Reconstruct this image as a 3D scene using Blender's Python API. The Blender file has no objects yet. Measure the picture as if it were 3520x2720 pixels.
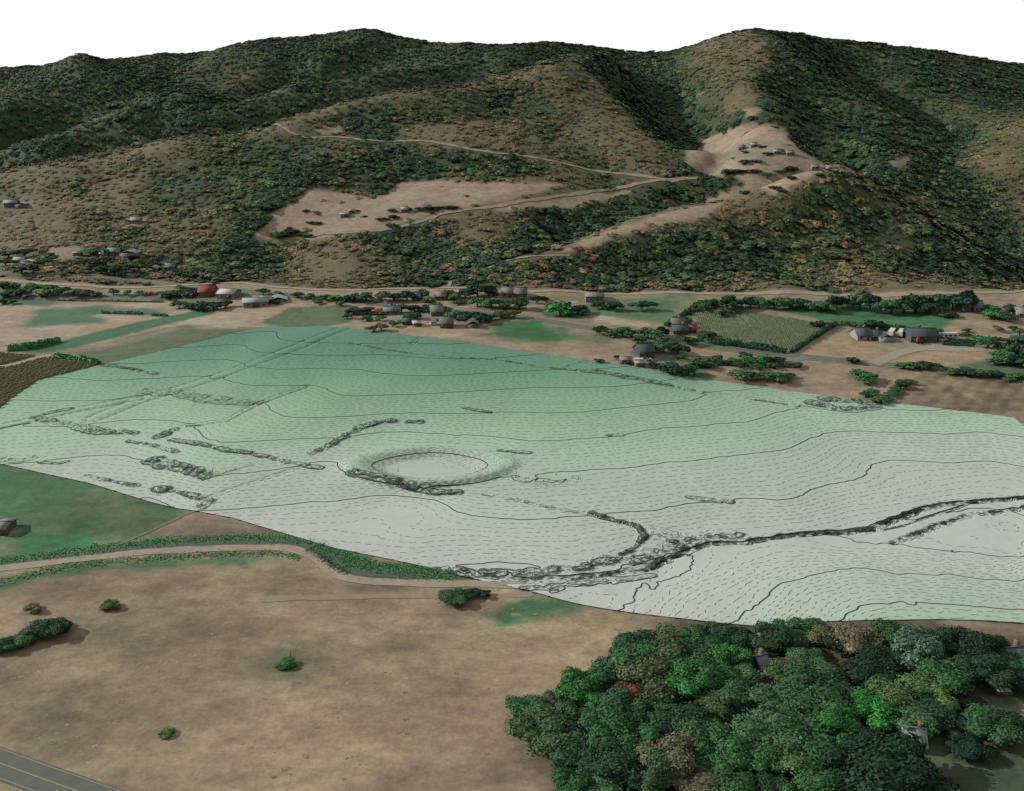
import bpy, math, random, time
import numpy as np
T0 = time.time()
# ------------------------------------------------------------------ camera, sky, sun, exposure
SCN = bpy.context.scene
COL = SCN.collection
PX, PY, FOC = 1760.0, 1360.0, 3283.0          # photograph centre and focal length in its own pixels
PITCH, CAMZ = math.radians(17.5), 120.0
cam_data = bpy.data.cameras.new('camera')
cam_data.sensor_fit = 'HORIZONTAL'; cam_data.sensor_width = 36.0
cam_data.lens = FOC * 36.0 / 3520.0
cam_data.clip_start = 1.0; cam_data.clip_end = 20000.0
cam = bpy.data.objects.new('camera', cam_data); COL.objects.link(cam)
cam.location = (0, 0, CAMZ); cam.rotation_euler = (math.radians(90) - PITCH, 0, 0)
SCN.camera = cam

SUN_EL, SUN_AZ = math.radians(26), math.radians(-80)     # azimuth from +Y towards +X: low sun over the left shoulder of the hills
world = bpy.data.worlds.new('World'); SCN.world = world; world.use_nodes = True
wn = world.node_tree; wn.nodes.clear()
w_out = wn.nodes.new('ShaderNodeOutputWorld'); w_bg = wn.nodes.new('ShaderNodeBackground')
SKYMODE = 'white'
if SKYMODE == 'nishita':
    w_sky = wn.nodes.new('ShaderNodeTexSky'); w_sky.sky_type = 'NISHITA'; w_sky.sun_disc = False
    w_sky.sun_elevation = SUN_EL; w_sky.sun_rotation = SUN_AZ
    w_sky.air_density = 1.5; w_sky.dust_density = 6.0; w_sky.ozone_density = 1.0
    w_bg.inputs['Strength'].default_value = 0.15
    wn.links.new(w_sky.outputs[0], w_bg.inputs['Color'])
else:
    w_bg.inputs['Color'].default_value = (1, 1, 1, 1); w_bg.inputs['Strength'].default_value = 0.51
wn.links.new(w_bg.outputs[0], w_out.inputs['Surface'])
sun_data = bpy.data.lights.new('sun', 'SUN'); sun_data.energy = 5.0; sun_data.angle = math.radians(0.6)
sun_data.color = (1.0, 0.97, 0.92)
sun = bpy.data.objects.new('sun', sun_data); COL.objects.link(sun)
_sd = np.array([math.sin(SUN_AZ) * math.cos(SUN_EL), math.cos(SUN_AZ) * math.cos(SUN_EL), math.sin(SUN_EL)])
from mathutils import Vector
sun.rotation_euler = Vector(tuple(_sd)).to_track_quat('Z', 'Y').to_euler()
sun.location = (-400, 200, 600)
vs = SCN.view_settings
vs.view_transform = 'Standard'; vs.look = 'None'; vs.gamma = 1.0; vs.use_curve_mapping = False; vs.exposure = 1.0
SCN.cycles.max_bounces = 4; SCN.cycles.diffuse_bounces = 2; SCN.cycles.transparent_max_bounces = 4
K_LIT = 2.0 * (0.51 + 5.0 * math.sin(SUN_EL) / math.pi)     # what a level white surface shows

# ------------------------------------------------------------------ measuring the photograph's ground
CF, SF = math.cos(PITCH), math.sin(PITCH)
def ray(u, v):
    x = (np.asarray(u, float) - PX) / FOC; y = -(np.asarray(v, float) - PY) / FOC
    return np.stack([x, y * SF + CF, y * CF - SF], -1)
def at_depth(u, v, Y):
    d = ray(u, v); t = Y / d[..., 1]
    return np.array([d[0] * t, Y, CAMZ + d[2] * t])
def at_z(u, v, z):
    d = ray(u, v); t = (z - CAMZ) / d[..., 2]
    return np.array([d[0] * t, d[1] * t, z])

DZ = 1.8            # metres between index contours
CONTOURS = {
 10: [[(800,1149),(900,1143),(945,1141),(956,1166),(989,1174),(1160,1182),(1435,1183),(1655,1187)]],
 9: [[(604,1198),(769,1188),(835,1188),(857,1202),(896,1213),(978,1218),(1160,1224),(1300,1221),(1545,1236),(1709,1232),(1885,1221)]],
 8: [[(357,1251),(549,1248),(714,1238),(813,1244),(852,1258),(934,1270),(1160,1270),(1270,1278),(1380,1292),(1545,1292),(1902,1273),(2094,1263)]],
 7: [[(176,1299),(357,1309),(549,1302),(690,1296),(764,1305),(880,1327),(1016,1329),(1077,1329),(1126,1343),(1160,1357),(1270,1362),(1380,1359),(1545,1351),(1709,1342),(1820,1336),(1984,1335),(2149,1327),(2231,1318),(2314,1304),(2360,1293)]],
 6: [[(44,1377),(137,1380),(291,1380),(412,1373),(495,1360),(593,1362),(660,1379),(742,1390),(824,1392),(880,1384),(907,1390),(934,1412),(989,1434),(1160,1436),(1352,1424),(1545,1425),(1709,1420),(1874,1421),(1984,1419),(2149,1403),(2286,1390),(2375,1379),(2430,1359),(2457,1348),(2540,1344),(2650,1337)]],
 5: [[(0,1472),(82,1465),(159,1469),(330,1458),(385,1450),(549,1446),(604,1450),(643,1461),(676,1475),(698,1499),(731,1516),(786,1523),(879,1519),(989,1513),(1099,1508),(1200,1503),(1270,1494),(1341,1487),(1424,1488),(1545,1497),(1655,1500),(1764,1513),(1874,1519),(1984,1512),(2122,1500),(2176,1491),(2259,1477),(2360,1470),(2485,1458),(2567,1452),(2622,1439),(2650,1423),(2705,1414),(2776,1404),(2924,1420),(3007,1408),(3144,1414),(3282,1413)]],
 4: [[(0,1598),(88,1593),(165,1585),(247,1574),(341,1568),(429,1571),(467,1579),(522,1590),(600,1612),(703,1634),(824,1631),(934,1618),(1033,1607),(1071,1593),(1132,1589),(1190,1600),(1290,1628),(1450,1650),(1600,1662),(1643,1634),(1737,1629),(1863,1634),(1929,1626),(2094,1615),(2204,1604),(2292,1591),(2360,1591),(2430,1579),(2595,1563),(2705,1546),(2760,1524),(2814,1499),(2869,1488),(2935,1483),(3034,1488),(3171,1491),(3276,1494),(3336,1488),(3520,1486)],
     [(3520,2099),(3320,2086),(3199,2077),(3062,2072),(2990,2083),(2924,2102),(2897,2124),(2853,2135)]],
 3: [[(467,1716),(538,1715),(577,1736),(610,1745)],[(676,1760),(824,1751),(989,1738),(1099,1730),(1160,1727),(1297,1705),(1380,1708),(1462,1716),(1512,1730),(1556,1755),(1627,1774),(1709,1784),(1819,1787),(1945,1781),(2012,1777),(2122,1766),(2248,1758),(2287,1748),(2360,1736),(2512,1719),(2584,1714),(2650,1721),(2732,1714),(2793,1684),(2869,1664),(2952,1653),(2990,1609),(3023,1591),(3106,1587),(3199,1590),(3309,1592),(3391,1589),(3520,1589)],
     [(3520,1997),(3408,1997),(3254,1979),(3144,1979),(2946,1954),(2858,1965),(2804,1975),(2749,1992),(2666,2014),(2622,2064),(2595,2091),(2556,2119),(2556,2152)]],
 2: [[(1863,2045),(1984,2025),(2067,2017),(2204,2031),(2165,2064),(2209,2102)],[(3520,1916),(3350,1908),(3200,1888),(3070,1868)]],
}
ctrl = []
for lev, lines in CONTOURS.items():
    for ln in lines:
        ln = np.array(ln, float)
        for k in range(len(ln) - 1):                       # resample to about 90 px
            n = max(1, int(np.hypot(*(ln[k+1] - ln[k])) / 110))
            for j in range(n):
                p = ln[k] + (ln[k+1] - ln[k]) * j / n
                ctrl.append(at_z(p[0], p[1], lev * DZ))
# valley floor by height
for u, v, z in [
  (1300,1920,4.0),(1000,1845,4.4),(1550,1960,3.5),(700,1800,4.7),(1700,1880,4.3),(1900,1900,4.2),(2100,1840,4.5),(1400,1830,4.8),
  (3520,1650,4.6),(3200,1680,4.5),(2900,1760,4.2),(2700,1790,4.3),(2450,1800,4.4),(2600,1930,4.2),(2900,1890,3.8),(3300,1830,3.35),(3520,1800,3.35),(3400,1860,3.4),(2300,1960,3.4),(1800,1960,3.4),(2000,2075,3.25),(2400,2050,4.5),
  (3520,2250,8.6),(3000,2300,8.4),(2500,2400,6.5),(2200,2600,5),(3500,2700,9.5),(3000,2700,8.6),(2600,2700,7.0),(2000,2400,4.0),(1900,2700,4.2),
  (1000,2600,4),(0,2700,4.2),(0,2200,3.6),(1000,2150,3.6),(500,2050,3.5),(1700,2050,3.2),(1950,2150,3.6),(2250,2200,4.6),(400,2400,3.8),(1400,2400,3.9),
  (200,1750,5.2),(0,1700,5.9),(400,1830,4.6),(0,1850,4.4),(-400,1900,4.4),(-400,1600,7.4),(-500,1450,9.5),(-500,2400,4),
  (0,1300,13),(0,1200,14.5),(200,1200,14.5),(300,1100,16),(0,1080,16),(600,1100,17.2),(-400,1200,14),(-400,1060,15.5),
  (800,1050,18.6),(900,1090,18.8),(1100,1090,19),(1100,1050,19.5),(1350,1100,19.3),(1700,1130,18.6),(1900,1180,17.2),(2150,1180,17),(2100,1230,15.6),
  (2350,1250,13.6),(2500,1290,12),(2700,1290,11.6),(3000,1330,10.4),(3300,1360,10),(3450,1400,9.2),(3600,1600,6),(3600,1750,4.5),(3650,1950,6),
  (1800,1080,18.5),(2200,1080,17.5),(2500,1150,15.5),(2800,1150,15),(3100,1180,13.8),(3400,1200,13.4),(2700,1080,17),(3200,1090,16),(3450,1090,16),(3900,1150,14),(3900,1350,11),(4100,1800,6),
  (3900,2300,9),(4000,2650,10),(-600,2650,4)]:
    ctrl.append(at_z(u, v, z))
# foot of the hills
for u, v, z in [(0,1020,17),(300,1022,17.3),(600,1032,18),(1100,1040,19.8),(1500,1040,19.6),(1900,1030,19),(2300,1040,18.4),(2700,1035,18),(3100,1035,18),(3500,1045,17.5),(4000,1050,17)]:
    ctrl.append(at_z(u, v, z))
for u, v, z in [(0,975,21),(300,982,20.5),(600,985,20.5),(800,978,22),(1000,992,21.6),(1300,998,21.4),(1600,995,21.6),(1900,1004,21.2),(2300,1006,21),(2700,1009,21),(3100,1009,21),(3400,1004,21),(3800,1000,22),(-400,970,21)]:
    ctrl.append(at_z(u, v, z))
# hills: photograph pixel and distance
HILLS = [
 # front dome
 (1800,885,570),(1900,862,585),(2000,820,606),(2100,780,626),(2200,745,645),(2360,706,668),(2480,692,684),(2600,655,695),(2700,612,705),(2780,590,712),(2850,592,712),(2950,608,706),(3050,662,694),(3200,745,670),(3350,850,636),(3450,930,606),(3520,985,585),
 (2600,800,620),(2800,750,645),(2900,880,585),(3100,850,608),(2400,850,595),(3200,930,575),(2700,930,562),(2200,900,570),(3000,740,655),(2000,930,555),
 (2780,660,800),(2600,700,770),(2950,680,790),(3100,745,750),(3300,870,700),(2360,745,730),(2100,815,690),(1950,865,640),
 # ravine mouth and slopes just behind the dome
 (2000,790,720),(2150,730,760),(2300,690,790),(2420,672,800),(1850,850,650),
 # knoll with the clearing
 (2500,650,800),(2580,610,815),(2680,575,830),(2500,560,865),(2600,510,890),(2600,470,920),(2600,432,955),(2420,550,880),(2440,610,830),(2700,445,950),(2760,500,905),(2850,560,850),(2920,600,815),
 (2600,440,1010),(2750,520,980),(2900,630,900),
 # main peak and its spur
 (2570,385,1050),(2560,330,1100),(2600,250,1190),(2600,180,1280),(2600,108,1400),(2690,135,1390),(2750,180,1345),(2850,240,1270),(2990,330,1160),(3100,400,1090),(3200,445,1030),
 (2750,330,1150),(2850,420,1060),(2950,500,980),(3050,560,900),(2480,220,1260),(2450,320,1150),(2700,400,1030),
 (2990,385,1260),(2850,300,1370),(3120,455,1180),(3230,495,1110),
 # right slope behind
 (2900,210,1500),(3100,270,1420),(3300,330,1330),(3400,400,1220),(3230,390,1280),(3060,310,1390),(2780,140,1520),(2950,167,1540),(3100,176,1550),(3250,190,1540),(3520,235,1500),(3520,330,1340),(4000,300,1480),
 # far right hill
 (3290,490,1010),(3400,442,1020),(3520,405,1030),(3400,560,910),(3520,560,890),(3520,700,800),(3350,640,860),(3250,560,950),(3450,800,745),(3540,900,690),(3900,420,1020),(3900,700,800),(3900,880,680),
 (3150,610,880),(3180,660,830),(3260,750,770),(3370,840,720),
 (3400,470,1100),(3520,440,1110),
 # ravine left of the main peak
 (2200,190,1520),(2230,260,1370),(2300,370,1210),(2370,470,1090),(2420,560,960),(2440,620,870),(2400,240,1270),(2420,400,1120),
 # crest of the middle spur
 (2040,182,1270),(2094,300,1140),(2176,385,1050),(2259,472,960),(2360,548,885),(2400,600,840),(2150,250,1290),(2260,400,1150),(2340,500,1020),
 # long crest falling to the left
 (0,603,905),(220,562,925),(400,520,945),(600,475,965),(690,462,975),(800,458,965),(1000,400,1015),(1160,355,1055),(1300,322,1095),(1500,300,1135),(1680,280,1175),(1800,245,1215),(1920,208,1245),(-400,690,880),
 # its face
 (300,700,760),(600,700,765),(700,600,840),(200,850,640),(600,850,645),(500,940,580),(0,750,735),(0,880,620),(-400,800,720),(350,600,850),(850,540,880),
 (1000,700,755),(900,820,670),(820,930,600),(1050,620,810),(1120,520,895),(1330,660,790),(1320,480,935),(1200,420,1000),
 (1150,760,715),(1300,720,735),(1500,690,755),(1700,640,795),(1500,560,865),(1700,480,930),(1500,420,990),(1900,420,1010),(2000,560,880),(2150,610,840),(1900,650,790),(1100,830,665),(950,845,665),
 (1200,890,612),(1050,940,580),(1500,900,612),(1700,800,680),(1600,850,640),(1350,810,672),(1400,950,575),(1000,880,640),(2250,640,815),(1800,720,735),(1600,760,705),(1850,560,860),(1750,340,1080),
 # hidden dip behind the long crest
 (0,680,1000),(150,645,1010),(300,610,1020),(450,575,1035),(600,540,1050),(800,515,1050),(1000,470,1090),(1200,420,1130),(1500,360,1220),(1700,335,1260),(1900,265,1330),(-400,740,980),
 # second crest
 (0,518,1085),(200,460,1115),(330,410,1135),(420,381,1150),(490,373,1155),(620,367,1155),(700,366,1155),(830,373,1145),(-400,600,1050),(150,540,1045),(500,440,1105),
 (490,440,1230),(350,470,1220),(200,530,1210),(620,435,1215),(750,420,1215),(0,590,1180),
 # hills at the back left
 (295,190,1450),(190,232,1430),(68,276,1440),(0,262,1480),(30,276,1450),(100,380,1270),(200,300,1350),(400,285,1360),(440,330,1330),(520,352,1275),(357,222,1460),(0,420,1230),(-150,262,1470),(-400,310,1480),(-400,480,1250),
 (640,352,1255),(600,325,1330),(690,325,1300),(640,285,1400),(840,365,1205),(990,300,1250),(1200,270,1270),(1320,250,1290),(990,355,1340),(1200,330,1360),(880,380,1290),(900,250,1420),(720,240,1440),(1100,210,1430),(1000,270,1420),
 (420,212,1530),(520,191,1550),(660,195,1550),(800,165,1530),(1000,143,1550),(1160,125,1550),(1255,102,1560),(1300,106,1565),(1395,136,1580),(1430,132,1570),(1490,152,1580),(1610,152,1560),(1680,165,1570),(1730,168,1575),(1800,160,1560),(1920,148,1540),(1990,162,1530),(2080,181,1510),(2290,190,1510),(2440,138,1460),(2530,117,1430),
 (1400,230,1400),(1600,230,1370),(1800,205,1370),(1500,270,1300),(1350,180,1480),
]
HB, HS = 520.0, 0.62                                # the hills rise from about 520 m
HILLS = [(u, v, HB + (Y - HB) * HS) for u, v, Y in HILLS]
for u, v, Y in HILLS: ctrl.append(at_depth(u, v, Y))
for u, v, Y in [(0,243,1480),(295,192,1450),(660,195,1550),(1000,143,1550),(1255,102,1560),(1610,152,1560),(1920,148,1540),(2290,190,1520),(2600,108,1420),(2950,167,1540),(3250,190,1540),(3520,235,1500),(-400,300,1480),(4000,300,1480)]:
    Y = HB + (Y - HB) * HS; ctrl.append(at_depth(u, v + 50, Y + 160)); ctrl.append(at_depth(u, v + 260, Y + 500))
for X, Y, z in [(0,20,4),(-150,20,4),(150,20,9),(-300,100,4),(300,100,9),(0,-100,4)]: ctrl.append(np.array([X, Y, z], float))
ctrl = np.array(ctrl)

def tps_fit(P, z, lam):
    n = len(P); S = 100.0; p = P / S
    d = np.sqrt(((p[:, None] - p[None]) ** 2).sum(-1)); 
    Kk = np.where(d > 0, d * d * np.log(np.maximum(d, 1e-9)), 0) + lam * np.eye(n)
    A = np.zeros((n + 3, n + 3)); A[:n, :n] = Kk; A[:n, n] = 1; A[:n, n+1:] = p; A[n, :n] = 1; A[n+1:, :n] = p.T
    w = np.linalg.solve(A, np.concatenate([z, np.zeros(3)]))
    def f(Q):
        out = np.empty(len(Q)); 
        for i in range(0, len(Q), 4000):
            q = Q[i:i+4000] / S
            r2 = np.maximum(((q[:, None] - p[None]) ** 2).sum(-1), 1e-12)
            out[i:i+4000] = (0.5 * r2 * np.log(r2)) @ w[:n] + w[n] + q @ w[n+1:]
        return out
    return f

class Grid:                                       # bilinear / bicubic lookup of a height raster
    def __init__(s, x0, y0, h, Z): s.x0, s.y0, s.h, s.Z = x0, y0, h, Z
    def __call__(s, x, y):
        x = np.asarray(x, float); y = np.asarray(y, float)
        fx = np.clip((x - s.x0) / s.h, 1, s.Z.shape[1] - 2.001); fy = np.clip((y - s.y0) / s.h, 1, s.Z.shape[0] - 2.001)
        i = fx.astype(int); j = fy.astype(int); a = fx - i; b = fy - j
        i = np.minimum(i, s.Z.shape[1] - 3); j = np.minimum(j, s.Z.shape[0] - 3)
        def wts(t): return [(-t**3 + 2*t*t - t) / 2, (3*t**3 - 5*t*t + 2) / 2, (-3*t**3 + 4*t*t + t) / 2, (t**3 - t*t) / 2]
        wa, wb = wts(a), wts(b); out = 0
        for m in range(4):
            row = 0
            for n in range(4): row = row + wa[n] * s.Z[j + m - 1, i + n - 1]
            out = out + wb[m] * row
        return out
ok = np.ones(len(ctrl), bool)                      # thin out doubled points
for i in range(len(ctrl)):
    if ok[i]:
        d = np.hypot(ctrl[i+1:, 0] - ctrl[i, 0], ctrl[i+1:, 1] - ctrl[i, 1]); ok[i+1:][d < 3.0] = False
ctrl = ctrl[ok]
tps = tps_fit(ctrl[:, :2], ctrl[:, 2], 0.0003)
def raster(x0, x1, y0, y1, h):
    xs = np.arange(x0, x1 + h, h); ys = np.arange(y0, y1 + h, h)
    gx, gy = np.meshgrid(xs, ys)
    return Grid(x0, y0, h, tps(np.stack([gx.ravel(), gy.ravel()], 1)).reshape(gx.shape))
G_near = raster(-420, 420, -60, 640, 4.0)
G_far = raster(-1500, 1500, -60, 2200, 12.0)
def smooth(t): t = np.clip(t, 0, 1); return t * t * (3 - 2 * t)
def H(x, y):
    x = np.asarray(x, float); y = np.asarray(y, float)
    w = smooth((620 - y) / 40) * smooth((400 - np.abs(x)) / 40)
    return G_near(x, y) * w + G_far(x, y) * (1 - w)
def pick(u, v):
    """where the ray through a photograph pixel meets the ground"""
    d = ray(u, v); t = np.concatenate([np.linspace(60, 700, 900), np.linspace(701, 2100, 900)])
    t = t / np.hypot(d[1], d[0])
    p = d[None] * t[:, None]; z = CAMZ + p[:, 2]; below = z < H(p[:, 0], p[:, 1])
    if not below.any(): return np.array([p[-1, 0], p[-1, 1], float(H(p[-1, 0], p[-1, 1]))])
    k = int(np.argmax(below)); lo, hi = t[max(k - 1, 0)], t[k]
    for _ in range(14):
        m = (lo + hi) / 2; q = d * m
        if CAMZ + q[2] < H(q[0], q[1]): hi = m
        else: lo = m
    q = d * hi
    return np.array([q[0], q[1], float(H(q[0], q[1]))])
def picks(pts): return np.array([pick(u, v) for u, v in pts])
# value noise, used for wobble and roughness everywhere
_rs = np.random.RandomState(7); _NT = _rs.rand(256, 256)
def vnoise(x, y, s, seed=0):
    x = np.asarray(x, float) / s + seed * 17.3; y = np.asarray(y, float) / s + seed * 9.7
    i = np.floor(x).astype(int); j = np.floor(y).astype(int); a = smooth(x - i); b = smooth(y - j)
    g = lambda ii, jj: _NT[jj & 255, ii & 255]
    return (g(i, j) * (1 - a) + g(i+1, j) * a) * (1 - b) + (g(i, j+1) * (1 - a) + g(i+1, j+1) * a) * b
def fbm(x, y, s, seed=0, n=3):
    o = 0; A = 1; tot = 0
    for k in range(n): o = o + A * vnoise(x, y, s / 2**k, seed + k); tot += A; A *= 0.55
    return o / tot
_gx, _gy = np.meshgrid(G_far.x0 + np.arange(G_far.Z.shape[1]) * 12.0, G_far.y0 + np.arange(G_far.Z.shape[0]) * 12.0)
_m = smooth((_gy - 600) / 120)                       # spurs and gullies too small to measure one by one
G_far.Z = G_far.Z + _m * ((1 - np.abs(2 * fbm(_gx + 30 * fbm(_gx, _gy, 90, 5), _gy * 0.55, 95, 3, 3) - 1) * 2.2) * 2.2 - 0.9)
def lin(c): c = np.asarray(c, float) / 255.0; return np.where(c <= 0.04045, c / 12.92, ((c + 0.055) / 1.055) ** 2.4)
def alb(r, g, b): return tuple(np.clip(lin((r, g, b)) / K_LIT, 0, 0.9))      # surface colour that shows as r,g,b on level sunlit ground
def mesh(name, V, Fq, mat=None, parent=None, smooth_shade=False):
    me = bpy.data.meshes.new(name); V = np.asarray(V, float); Fq = np.asarray(Fq)
    me.vertices.add(len(V)); me.vertices.foreach_set('co', V.ravel())
    n, k = Fq.shape; me.loops.add(n * k); me.loops.foreach_set('vertex_index', Fq.ravel().astype(np.int32))
    me.polygons.add(n); me.polygons.foreach_set('loop_start', np.arange(0, n * k, k, dtype=np.int32))
    if smooth_shade: me.polygons.foreach_set('use_smooth', np.ones(n, bool))
    me.update(calc_edges=True)
    if mat: me.materials.append(mat)
    o = bpy.data.objects.new(name, me); COL.objects.link(o)
    if parent: o.parent = parent
    return o
def color_attr(o, name, C):
    a = o.data.color_attributes.new(name, 'FLOAT_COLOR', 'POINT')
    a.data.foreach_set('color', np.concatenate([C, np.ones((len(C), 1))], 1).astype(np.float32).ravel())
def float_attr(o, name, C):
    a = o.data.attributes.new(name, 'FLOAT', 'POINT'); a.data.foreach_set('value', np.asarray(C, np.float32).ravel())
print('terrain fit', time.time() - T0)
# ------------------------------------------------------------------ materials
def new_mat(name):
    m = bpy.data.materials.new(name); m.use_nodes = True; nt = m.node_tree
    b = nt.nodes['Principled BSDF']; b.inputs['Roughness'].default_value = 0.9; b.inputs['Specular IOR Level'].default_value = 0.15
    return m, nt, b
def nd(nt, t, **kw):
    n = nt.nodes.new(t)
    for k, v in kw.items():
        if k in ('operation', 'blend_type', 'data_type', 'attribute_name', 'attribute_type', 'noise_dimensions'): setattr(n, k, v)
        else: n.inputs[k].default_value = v
    return n
def noise_mul(nt, col_out, spec, coord='Object'):
    """multiply a colour by layered noise; spec = [(scale, low, high, stretch)]"""
    tc = nt.nodes.new('ShaderNodeTexCoord'); cur = col_out
    for sc, lo, hi, st in spec:
        mp = nt.nodes.new('ShaderNodeMapping'); mp.inputs['Scale'].default_value = st
        nt.links.new(tc.outputs[coord], mp.inputs[0])
        n = nd(nt, 'ShaderNodeTexNoise', Scale=sc, Detail=4.0, Roughness=0.6); nt.links.new(mp.outputs[0], n.inputs['Vector'])
        mr = nd(nt, 'ShaderNodeMapRange'); mr.inputs[1].default_value = 0.3; mr.inputs[2].default_value = 0.7; mr.inputs[3].default_value = lo; mr.inputs[4].default_value = hi
        nt.links.new(n.outputs[0], mr.inputs[0])
        mx = nt.nodes.new('ShaderNodeVectorMath'); mx.operation = 'SCALE'
        nt.links.new(cur, mx.inputs[0]); nt.links.new(mr.outputs[0], mx.inputs['Scale']); cur = mx.outputs[0]
    return cur
def flat_mat(name, c, spec=((0.4, 0.85, 1.15, (1, 1, 1)),), rough=0.9):
    m, nt, b = new_mat(name); rgb = nt.nodes.new('ShaderNodeRGB'); rgb.outputs[0].default_value = (*c, 1)
    nt.links.new(noise_mul(nt, rgb.outputs[0], spec), b.inputs['Base Color']); b.inputs['Roughness'].default_value = rough
    return m
def tag(o, label=None, cat=None, group=None, kind=None):
    if label: o['label'] = label
    if cat: o['category'] = cat
    if group: o['group'] = group
    if kind: o['kind'] = kind
    return o
def empty(name, loc=(0, 0, 0), rz=0.0):
    o = bpy.data.objects.new(name, None); COL.objects.link(o); o.location = loc; o.rotation_euler = (0, 0, rz); o.empty_display_size = 0.5; return o
def in_poly(P, x, y):
    r = np.zeros(np.shape(x), bool); n = len(P)
    for i in range(n):
        x1, y1 = P[i][:2]; x2, y2 = P[(i+1) % n][:2]
        if y1 == y2: continue
        c = ((y1 > y) != (y2 > y)) & (x < (x2 - x1) * (y - y1) / (y2 - y1) + x1); r ^= c
    return r
def seg_dist(L, x, y, closed=False, near=False):
    best = np.full(np.shape(x), 1e9); bx = np.array(x, float); by = np.array(y, float); n = len(L)
    for i in range(n if closed else n - 1):
        a = L[i][:2]; b = L[(i+1) % n][:2]; d = np.asarray(b) - a; l2 = max((d * d).sum(), 1e-9)
        t = np.clip(((x - a[0]) * d[0] + (y - a[1]) * d[1]) / l2, 0, 1); qx = a[0] + t * d[0]; qy = a[1] + t * d[1]
        dd = np.hypot(x - qx, y - qy); k = dd < best; best = np.where(k, dd, best)
        if near: bx = np.where(k, qx, bx); by = np.where(k, qy, by)
    return (best, bx, by) if near else best
# ------------------------------------------------------------------ the contour map sheet laid over the fields
MAP_PX = [(945,1119),(978,1127),(1080,1124),(1160,1125),(1435,1158),(1896,1224),(2237,1270),(2320,1288),(2650,1337),(3023,1384),(3364,1422),(3485,1437),(3520,1469),(3620,1560),(3680,2000),(3640,2158),
          (3520,2146),(3400,2136),(3254,2132),(3034,2135),(2787,2141),(2611,2154),(2490,2146),(2375,2132),(2204,2113),(1929,2064),(1814,2033),(1710,2008),(1572,1979),(1468,1951),(1325,1921),(1160,1888),(802,1782),(604,1749),(302,1661),(0,1596),
          (-110,1565),(-110,1470),(0,1406),(33,1376),(137,1307),(352,1255),(588,1200)]
MAP_W = picks(MAP_PX)
HEDGES = [  # photograph polyline, half width m, height m, roughness
 ([(1065,1560),(1110,1545),(1160,1515),(1240,1470),(1300,1455),(1360,1448)], 2.0, 1.5, 1.0),
 ([(1205,1632),(1270,1645),(1360,1670),(1450,1690),(1540,1697),(1580,1695)], 1.7, 1.4, 1.0),
 ([(115,1437),(180,1420),(245,1408)], 1.5, 1.3, 0.4), ([(125,1440),(200,1455),(300,1475),(400,1487),(465,1490)], 2.4, 1.0, 1.1),
 ([(535,1505),(575,1492),(598,1480)], 2.5, 1.2, 1.2), ([(590,1515),(680,1528),(780,1550),(880,1565),(970,1585),(1040,1600),(1100,1612)], 1.7, 1.0, 1.1),
 ([(530,1585),(560,1596),(600,1602),(650,1618),(695,1632)], 3.4, 1.9, 1.0), ([(300,1638),(400,1660),(470,1672)], 1.2, 0.9, 1.0),
 ([(560,1685),(640,1700),(725,1722),(690,1745)], 1.8, 1.2, 1.1), ([(535,1684),(570,1686)], 2.6, 1.8, 0.3), ([(440,1520),(520,1530),(610,1555)], 1.6, 0.7, 1.2),
 ([(500,1345),(600,1350),(700,1372),(850,1388)], 4.2, 0.55, 1.3), ([(260,1476),(330,1492),(375,1490)], 1.8, 0.8, 1.2),
 ([(2010,1277),(2100,1288),(2200,1305),(2300,1327)], 2.6, 1.0, 1.1), ([(1200,1180),(1400,1215),(1545,1230),(1700,1237),(1850,1262),(2010,1277)], 0.9, 0.35, 1.2),
 ([(2330,1334),(2380,1342)], 1.5, 0.8, 1.0), ([(2585,1375),(2700,1390)], 0.8, 0.6, 0.8),
 ([(2795,1388),(2860,1402),(2930,1412),(3000,1395),(3010,1386),(2900,1378),(2830,1374)], 3.4, 1.2, 1.2),
 ([(1590,1403),(1630,1411),(1685,1419)], 1.1, 0.9, 0.5), ([(1715,1552),(1820,1560)], 1.2, 1.0, 0.3), ([(1405,1450),(1440,1452)], 2.0, 1.0, 0.8),
 ([(352,1258),(395,1261)], 1.5, 0.6, 0.8), ([(410,1265),(470,1274),(535,1286)], 1.4, 0.9, 1.1), ([(2365,1712),(2440,1722),(2510,1728)], 1.5, 0.9, 0.9), ([(2090,1500),(2135,1496)], 1.3, 0.6, 1.0),
 ([(2030,1768),(2100,1788),(2190,1812),(2215,1845),(2185,1888),(2130,1910)], 1.1, 3.2, 1.0),
 ([(1560,1968),(1700,1972),(1850,1974),(2000,1950),(2100,1930),(2220,1925)], 2.6, 1.3, 1.2), ([(2230,1900),(2330,1880),(2430,1852),(2530,1848)], 3.6, 0.9, 1.2), ([(2260,1835),(2330,1858)], 4.2, 0.6, 1.2),
 ([(1650,2030),(1780,2030),(1900,2020),(2100,2000),(2250,1980)], 1.2, 0.5, 1.3), ([(140,1592),(200,1597),(230,1590)], 1.2, 0.6, 0.8), ([(0,1580),(60,1588),(110,1575)], 2.0, 0.6, 1.2),
 ([(1760,1640),(1850,1660),(1960,1655)], 5.0, 0.22, 1.3), ([(1660,1702),(1800,1727),(1950,1760),(2030,1770)], 0.8, 0.4, 1.2),
 ([(700,1650),(860,1600)], 1.0, 0.3, 1.2)]
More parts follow.
